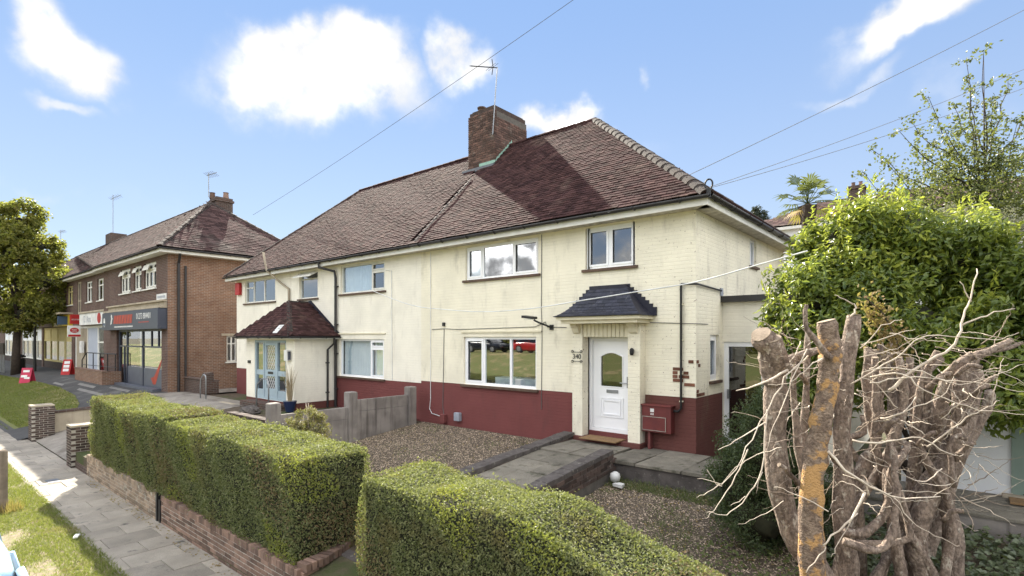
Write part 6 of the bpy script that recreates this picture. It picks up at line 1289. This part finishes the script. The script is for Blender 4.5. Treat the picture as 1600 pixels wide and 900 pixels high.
# twigs
def twig(pts, r=.008, depth=4.9, taper=.25, m='twig'):
    P0 = [at(u, v, depth+d) for (u, v, d) in pts]; out = []; rr = []
    for i in range(len(P0)-1):
        a = P0[max(i-1, 0)]; b = P0[i]; c = P0[i+1]; d = P0[min(i+2, len(P0)-1)]
        for k in range(4):
            t = k/4; out.append(.5*((2*b)+(c-a)*t+(2*a-5*b+4*c-d)*t*t+(3*b-a-3*c+d)*t**3))
    out.append(P0[-1]); n = len(out); out = [p+Vector((rnd.gauss(0, .006), rnd.gauss(0, .006), rnd.gauss(0, .006))) for p in out]
    return obj('twig', MB().tube(out, [r*(1-(1-taper)*i/n) for i in range(n)], 5), m, PT, True)
TW = [([(1262, 555, 0), (1228, 590, -.1), (1196, 645, -.2), (1168, 700, -.3), (1128, 757, -.4), (1105, 735, -.4)], .008), ([(1168, 700, -.3), (1150, 745, -.3), (1120, 790, -.35), (1103, 812, -.4)], .006), ([(1128, 757, -.4), (1090, 745, -.4)], .004), ([(1128, 757, -.4), (1100, 772, -.4), (1087, 778, -.4)], .004),
      ([(1196, 660, -.2), (1150, 690, -.3), (1120, 702, -.3)], .006), ([(1200, 640, -.2), (1190, 735, -.3), (1165, 775, -.3), (1135, 805, -.35), (1105, 798, -.35)], .007), ([(1165, 775, -.3), (1140, 790, -.3)], .004), ([(1190, 735, -.3), (1180, 770, -.3)], .004),
      ([(1260, 545, -.1), (1230, 610, -.15), (1205, 680, -.2), (1200, 700, -.2)], .006), ([(1230, 580, 0), (1190, 600, -.1), (1150, 610, -.2)], .013), ([(1284, 560, -.2), (1255, 580, -.2), (1230, 600, -.15), (1200, 600, -.15)], .006), ([(1295, 800, -.3), (1240, 770, -.2), (1210, 760, -.2)], .006),
      ([(1295, 705, -.2), (1320, 735, -.3), (1370, 765, -.35), (1400, 778, -.35), (1468, 776, -.3)], .014), ([(1330, 690, -.1), (1390, 690, -.2), (1436, 684, -.3), (1480, 708, -.3), (1505, 711, -.3)], .010), ([(1350, 770, -.2), (1330, 810, -.3), (1292, 845, -.3), (1288, 860, -.3), (1260, 895, -.3)], .012), ([(1350, 770, -.2), (1318, 752, -.1), (1300, 765, 0)], .006),
      ([(1340, 800, -.3), (1310, 850, -.3), (1300, 870, -.3)], .006), ([(1358, 772, -.3), (1348, 755, -.3), (1320, 742, -.2)], .008), ([(1398, 780, -.3), (1430, 820, -.3), (1470, 840, -.3), (1500, 855, -.25)], .005), ([(1470, 735, 0), (1440, 752, -.1), (1400, 735, -.1)], .006), ([(1485, 758, 0), (1440, 756, -.1)], .005),
      ([(1360, 590, 0), (1410, 585, -.2), (1460, 618, -.35), (1530, 640, -.45), (1600, 648, -.5)], .009), ([(1360, 600, -.1), (1430, 590, -.2), (1480, 595, -.2), (1540, 600, -.3), (1600, 612, -.4)], .007), ([(1390, 610, 0), (1440, 570, -.1), (1485, 545, -.15), (1502, 505, -.15), (1516, 465, -.1), (1528, 420, -.05)], .016), ([(1502, 508, -.15), (1540, 492, -.2), (1585, 482, -.2)], .009), ([(1516, 470, -.1), (1500, 440, -.1)], .006),
      ([(1330, 600, 0), (1400, 560, -.1), (1440, 528, -.2), (1490, 525, -.25), (1555, 530, -.25), (1590, 520, -.3)], .008), ([(1350, 580, -.1), (1420, 575, -.2), (1500, 600, -.25), (1560, 585, -.3), (1600, 568, -.3)], .006), ([(1345, 545, 0), (1380, 510, -.1), (1410, 498, -.1)], .006), ([(1345, 540, 0), (1400, 522, -.1), (1430, 515, -.1)], .006), ([(1332, 495, .1), (1337, 480, .1), (1322, 470, .1), (1305, 462, .1)], .010),
      ([(1550, 640, .1), (1556, 600, .1), (1566, 560, .1)], .006), ([(1450, 700, 0), (1500, 660, -.1), (1536, 640, -.2), (1560, 625, -.2)], .008), ([(1380, 660, 0), (1420, 640, -.1), (1470, 620, -.1), (1490, 590, -.1)], .008), ([(1375, 655, 0), (1410, 645, -.1), (1430, 620, 0)], .010), ([(1400, 640, 0), (1370, 600, -.1), (1340, 590, -.1)], .006)]
for pts, r in TW: twig(pts, r)
q = random.Random(99)
for i in range(190):
    u0 = q.uniform(1220, 1540); v0 = q.uniform(520, 800); an = q.uniform(-1.0, .9) if u0 > 1330 else q.uniform(2.0, 4.6); ln = q.uniform(25, 120)
    cv = q.uniform(-.5, .5); dd = q.uniform(-.3, .5); pts = [(u0+ln*f*math.cos(an+cv*f), v0-ln*f*math.sin(an+cv*f)*.8, dd-.25*f) for f in (0, .35, .7, 1)]
    twig(pts, q.uniform(.003, .0065), 5.2, .25, 'twig' if q.random() < .55 else 'twig_brown')
# dry creeper on the stump
LP = []
for _ in range(420):
    f = q.uniform(0, 1); c = at(1415-60*f+q.gauss(0, 9), 560-90*f+q.gauss(0, 16), 6.1); LP.append(tuple(c))
cr = thing('dry_creeper', 'brown dying creeper hanging behind the lopped stems', 'creeper', tuple(at(1400, 560, 6.1))); meshobj('foliage', leafmesh('foliage', np.array(LP), np.tile((0, -.5, .4), (len(LP), 1)), .06, .04, ['dry_leaf']), cr, 'stuff'); obj('stem', MB().tube([at(1418, 580, 6.1), at(1400, 530, 6.1), at(1380, 490, 6.1), at(1352, 465, 6.1)], .008, 5), 'trunk_dark', cr)

# ------------------------------------------------------------------ ground cover
def scatter(x0, x1, y0, y1, n): return NR.uniform(x0, x1, n), NR.uniform(y0, y1, n)
def blades(name, label, x, y, h, w, m, lean=.5, cat='grass', off=0):
    n = len(x); z = np.array([zg(a, b) for a, b in zip(x, y)])+off; B0 = np.stack([x, y, z], 1); a = NR.uniform(0, 2*PI, n); hh = h*NR.uniform(.5, 1.3, n)
    s = np.stack([np.cos(a), np.sin(a), np.zeros(n)], 1)*w*.5; ld = np.stack([NR.normal(0, lean, n), NR.normal(0, lean, n), np.ones(n)], 1); T = B0+ld*hh[:, None]; V = np.empty((n, 3, 3)); V[:, 0] = B0-s; V[:, 1] = B0+s; V[:, 2] = T
    o = meshobj(name, npmesh(name, V.reshape(-1, 3), np.arange(3*n).reshape(n, 3), m, NR.uniform(0, 1, n))); return tag(o, label, cat, None, 'stuff')
x, y = scatter(-20, 1, -8.99, -7.74, 90000); k = (np.sin(x*1.3+.5)*np.sin(y*3+x*.7)+.5*np.sin(x*3.1+y*2)+NR.normal(0, .35, len(x))+.9*(y > -8.35)+.7) > .15; blades('verge_grass', 'patchy short grass on the street verge', x[k], y[k], .055, .012, 'grass_blade', .7)
x, y = scatter(-60, -23.4, -6.9, -3.6, 70000); k = np.zeros(len(x), bool)
for (xa, ya), (xb, yb) in zip(LA, LA[1:]+LA[:1]): k ^= ((ya > y) != (yb > y)) & (x < (xb-xa)*(y-ya)/(yb-ya+1e-9)+xa)
blades('lawn_grass', 'short mown grass of the lawn before the shops', x[k], y[k], .05, .03, 'grass_blade', .8, off=.02)
x, y = scatter(-.9, 3.2, -6.2, -1.55, 16000); k = (np.sin(x*2.3)*np.sin(y*1.9+1)+.5*np.sin(x*5+y*3)+NR.normal(0, .3, len(x))) > .55; blades('weeds', 'low weeds growing through the right gravel bed', x[k], y[k], .05, .014, 'weed_leaf', 1.1)
x, y = scatter(-.9, 1.3, -1.9, -1.5, 1500); blades('weed_fringe', 'weeds along the edge of the slab patio', x, y, .08, .014, 'weed_leaf', .9)
def stones(name, label, x, y, s):
    n = len(x); z = np.array([zg(a, b) for a, b in zip(x, y)]); oc = np.array([(1, 0, 0), (-1, 0, 0), (0, 1, 0), (0, -1, 0), (0, 0, .7), (0, 0, -.7)], float); of = np.array([(0, 2, 4), (2, 1, 4), (1, 3, 4), (3, 0, 4)])
    V = oc[None]*(s*NR.uniform(.5, 1.4, (n, 1, 1)))*NR.uniform(.6, 1.3, (n, 6, 1)); a = NR.uniform(0, 6.28, n); c_, s_ = np.cos(a)[:, None], np.sin(a)[:, None]; X = V[:, :, 0]*c_-V[:, :, 1]*s_; Y = V[:, :, 0]*s_+V[:, :, 1]*c_; V = np.stack([X+x[:, None], Y+y[:, None], V[:, :, 2]+z[:, None]+.004], 2)
    F = (np.arange(n)[:, None, None]*6+of[None]).reshape(-1, 3); o = meshobj(name, npmesh(name, V.reshape(-1, 3), F, 'gravel', np.repeat(NR.uniform(0, 1, n), 4))); return tag(o, label, 'gravel', None, 'stuff')
x, y = scatter(-7.95, -2.92, -5.3, -.05, 26000); stones('gravel', 'brown gravel covering the left part of the front garden', x, y, .013)
x, y = scatter(-.92, 3.4, -6.3, -1.5, 26000); stones('gravel', 'brown gravel of the bed right of the path', x, y, .012)
x, y = scatter(2.6, 7, -3.2, -1.2, 4200); z = np.array([zg(a, b) for a, b in zip(x, y)])+NR.uniform(.02, .16, len(x)); tag(meshobj('ivy', leafmesh('ivy', np.stack([x, y, z], 1), np.tile((0, -.2, 1), (len(x), 1)), .085, .08, ['ivy_leaf'], jitter=.4)), 'ivy ground cover behind the stump at the right edge', 'ivy', None, 'stuff')
x, y = scatter(1.3, 4.2, -5.2, -2.4, 2600); z = np.array([zg(a, b) for a, b in zip(x, y)])+NR.uniform(.01, .16, len(x)); tag(meshobj('undergrowth', leafmesh('undergrowth', np.stack([x, y, z], 1), np.tile((0, -.2, 1), (len(x), 1)), .06, .035, ['weed_leaf'], jitter=.5)), 'low leafy undergrowth round the foot of the stump', 'undergrowth', None, 'stuff')
x, y = scatter(-11.7, -10.9, -8.9, -8.2, 500); k = (x+11.3)**2+(y+8.5)**2 < .12; blades('dry_tuft', 'dry straw tuft round the foot of the wooden post', x[k], y[k], .22, .015, 'dry_leaf', .35)
for (nm, lab, a, b, c, d, n) in (('leaf_litter', 'fallen brown leaves on the gravel right of the path', -.9, 3.2, -5.3, -1.5, 700), ('leaf_litter', 'fallen brown leaves on the left gravel', -7.9, -3.0, -5.2, -.1, 450), ('leaf_litter', 'dead leaves gathered on the pavement by the brick wall', -13, -2.8, -6.85, -6.66, 260)):
    x, y = scatter(a, b, c, d, n); z = np.array([zg(p, q_) for p, q_ in zip(x, y)])+.022; tag(meshobj(nm, leafmesh(nm, np.stack([x, y, z], 1), np.tile((0, 0, 1), (n, 1)), .05, .03, ['dry_leaf'], jitter=.25)), lab, 'leaves', None, 'stuff')
x, y = scatter(-7.9, -2.95, -5.2, -.05, 9000); k = (np.sin(x*2.1+1)*np.sin(y*2.3)+.5*np.sin(x*4+y*5)+NR.normal(0, .3, len(x))) > .9; blades('weed_patch', 'scattered weeds in the left gravel', x[k], y[k], .05, .014, 'weed_leaf', 1.1)
lt = tag(obj('litter', MB().prism([(-8.35, -7.86, -1.33), (-8.18, -7.93, -1.33), (-8.16, -7.87, -1.33), (-8.3, -7.80, -1.33)], (0, 0, .03)), 'sign_white'), 'scrap of white litter on the verge grass', 'litter')

# ------------------------------------------------------------------ cars
def car(label, x, y, z, rz, m, name='parked_car', Lc=4.2, Wc=1.76, H=1.46):
    t = thing(name, label, 'car', (x, y, z), 'cars parked along the street'); t.rotation_euler = (0, 0, rz)
    def loft(secs, nm, mm, smooth=True, par=t):
        mb = MB(); n = len(secs[0]); vs = [p for s in secs for p in s]; fs = [(i*n+j, i*n+(j+1) % n, (i+1)*n+(j+1) % n, (i+1)*n+j) for i in range(len(secs)-1) for j in range(n)]+[tuple(reversed(range(n))), tuple((len(secs)-1)*n+j for j in range(n))]
        return obj(nm, mb.add(vs, fs), mm, par, smooth, local=True)
    def sec(xx, w, z0, z1, sh=.12, top=.9):
        w /= 2; return [(xx, -w*.94, z0), (xx, w*.94, z0), (xx, w, z0+sh), (xx, w, (z0+z1)/2+.05), (xx, w*.97, z1-.07), (xx, w*top, z1), (xx, 0, z1+.025), (xx, -w*top, z1), (xx, -w*.97, z1-.07), (xx, -w, (z0+z1)/2+.05), (xx, -w, z0+sh)]
    h = Lc/2
    body = loft([sec(-h, Wc*.86, .32, .70), sec(-h+.10, Wc*.94, .22, .82), sec(-h+.5, Wc, .2, .92), sec(-.6, Wc, .2, .93), sec(.5, Wc, .2, .92), sec(h-1.0, Wc, .2, .88), sec(h-.3, Wc*.95, .22, .76), sec(h-.05, Wc*.86, .3, .62)], 'body', m)
    def rsec(xx, w, z0, z1):
        w0 = w/2; w1 = w/2*.80; return [(xx, -w0, z0), (xx, w0, z0), (xx, w1*1.04, z1-.07), (xx, w1*.9, z1-.008), (xx, 0, z1+.02), (xx, -w1*.9, z1-.008), (xx, -w1*1.04, z1-.07)]
    loft([rsec(-h+.18, Wc*.88, .86, .90), rsec(-h+.55, Wc*.93, .88, 1.34), rsec(-h+.9, Wc*.94, .88, H-.02), rsec(-.1, Wc*.94, .88, H), rsec(.35, Wc*.94, .88, H-.05), rsec(1.15, Wc*.92, .86, .92)], 'cabin_glass', 'car_glass', False)
    def roof(xx, w, zz): w /= 2; return [(xx, -w, zz-.055), (xx, w, zz-.055), (xx, w*.97, zz-.012), (xx, w*.8, zz+.012), (xx, 0, zz+.03), (xx, -w*.8, zz+.012), (xx, -w*.97, zz-.012)]
    rf = loft([roof(-h+.42, Wc*.72, 1.30), roof(-h+.60, Wc*.77, 1.39), roof(-h+.95, Wc*.79, H-.005), roof(-.1, Wc*.79, H+.012), roof(.32, Wc*.77, H-.035), roof(.46, Wc*.73, H-.075)], 'roof', m)
    for sx in (-1, 1):
        for (a, b) in (((.40, .80), (1.12, .90)), ((-.25, .80), (-.25, .93)), ((-h+.62, .78), (-h+.25, .9))):
            obj('pillar', MB().tube([(a[0], sx*Wc/2*.80, H-.06), (b[0], sx*Wc/2*.945, .90)], .04, 6), m, t, True, True)
        obj('mirror', blob((.85, sx*(Wc/2+.08), .98), .09, 4, (.8, 1.2, .8)), m, t, True, True)
        obj('headlight', blob((h-.22, sx*.62, .66), .14, 6, (.9, 1.2, .6)), 'glass_shop', t, True, True); obj('tail_light', blob((-h+.10, sx*.66, .74), .12, 7, (.5, 1, 1.2)), 'sign_red', t, True, True)
        for xx in (-h+.78, h-.85):
            w = MB(); w.lathe([(.20, -.11), (.31, -.11), (.325, -.05), (.325, .05), (.31, .11), (.20, .11)], (0, 0, 0), 22); wo = obj('wheel', w, 'tyre', t, False, True); wo.data.transform(Matrix.Rotation(PI/2, 4, 'X')); wo.location = (xx, sx*(Wc/2-.10), .325)
            r_ = MB(); r_.lathe([(.21, -.118), (.05, -.125), (.03, .12), (.21, .118)], (0, 0, 0), 16); ro = obj('rim', r_, 'grey_metal', wo, False, True); ro.data.transform(Matrix.Rotation(PI/2, 4, 'X'))
    obj('number_plate', MB().box(-h-.012, -h+.02, -.26, .26, .52, .63), 'sign_yellow', t, local=True)
    return t
car('pale blue car parked at the kerb in the bottom left corner', -3.7, -9.96, -1.49, 0, 'car_blue', H=1.48)
car('dark car parked across the street, mirrored in the window', -28.5, -25, .95, 0, 'car_dark'); car('red car parked across the street, mirrored in the window', -23.3, -25.4, .95, 0, 'car_red')

fh_ = thing('far_hedge', 'tall dark hedge across the street, mirrored in the windows', 'hedge', (-25, -31, .9))
ell = [(-52+i*3.0, -31+rnd.uniform(-.5, .5), 2.6+rnd.uniform(-.3, .6), 2.4, 1.5, 2.5) for i in range(17)]
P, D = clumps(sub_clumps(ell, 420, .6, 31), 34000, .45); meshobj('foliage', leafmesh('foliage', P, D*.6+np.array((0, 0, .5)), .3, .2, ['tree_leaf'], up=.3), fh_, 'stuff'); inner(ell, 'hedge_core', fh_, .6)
# ------------------------------------------------------------------ overhead lines
def wire(label, pts, r, m, sag=0):
    P0 = [Vector(p) for p in pts]
    if len(P0) == 2: P0 = [P0[0].lerp(P0[1], k/24)-Vector((0, 0, sag*4*(k/24)*(1-k/24))) for k in range(25)]
    return tag(obj('overhead_wire', MB().tube(P0, r, 5), m), label, 'wire')
wire('overhead wire from the top right down to the eaves above the upper windows', (at(1800, -90, 12.5), (-1.65, -.5, 4.82)), .0065, 'cable_grey', .12)
wire('upper of two overhead wires running to the bracket at the roof corner', (at(1800, 20, 13.5), (.42, -.40, 5.0)), .005, 'cable_grey', .15)
wire('lower of two overhead wires running to the bracket at the roof corner', (at(1800, 58, 13.5), (.42, -.40, 4.98)), .005, 'cable_grey', .18)
wire('thin wire slung from the top of the sky past the chimney to the shops', (at(1100, -145, 13), at(395, 336, 31)), .008, 'cable_grey', .2)
w0 = Vector((-10.51, -.06, 3.78)); wp_ = [w0, at(640, 476, 14.6), at(700, 484, 13.2), at(760, 487, 12.2), at(830, 482, 11.1), at(900, 471, 10.2), at(1000, 455, 9.2), at(1090, 440, 8.5), at(1180, 415, 7.9), at(1262, 392, 7.5)]
sm_ = []
for i in range(len(wp_)-1):
    a = wp_[max(i-1, 0)]; b = wp_[i]; c = wp_[i+1]; d = wp_[min(i+2, len(wp_)-1)]
    for k in range(6): t = k/6; sm_.append(.5*((2*b)+(c-a)*t+(2*a-5*b+4*c-d)*t*t+(3*b-a-3*c+d)*t**3))
tag(obj('overhead_wire', MB().tube(sm_+[wp_[-1]], .011, 6), 'cable_white', smooth=True), 'sagging white cable strung across the front of the two houses', 'wire')
br = thing('wire_bracket', 'black ring bracket holding wires at the roof corner', 'bracket', (.40, -.38, 4.95)); obj('ring', MB().tube([Vector((.38, -.38, 5.06))+Vector((math.cos(a)*.07, .0, math.sin(a)*.09)) for a in np.linspace(0, 2*PI, 18)], .016, 6), 'black_metal', br); obj('foot', MB().box(.35, .41, -.41, -.35, 4.86, 4.98), 'black_metal', br)
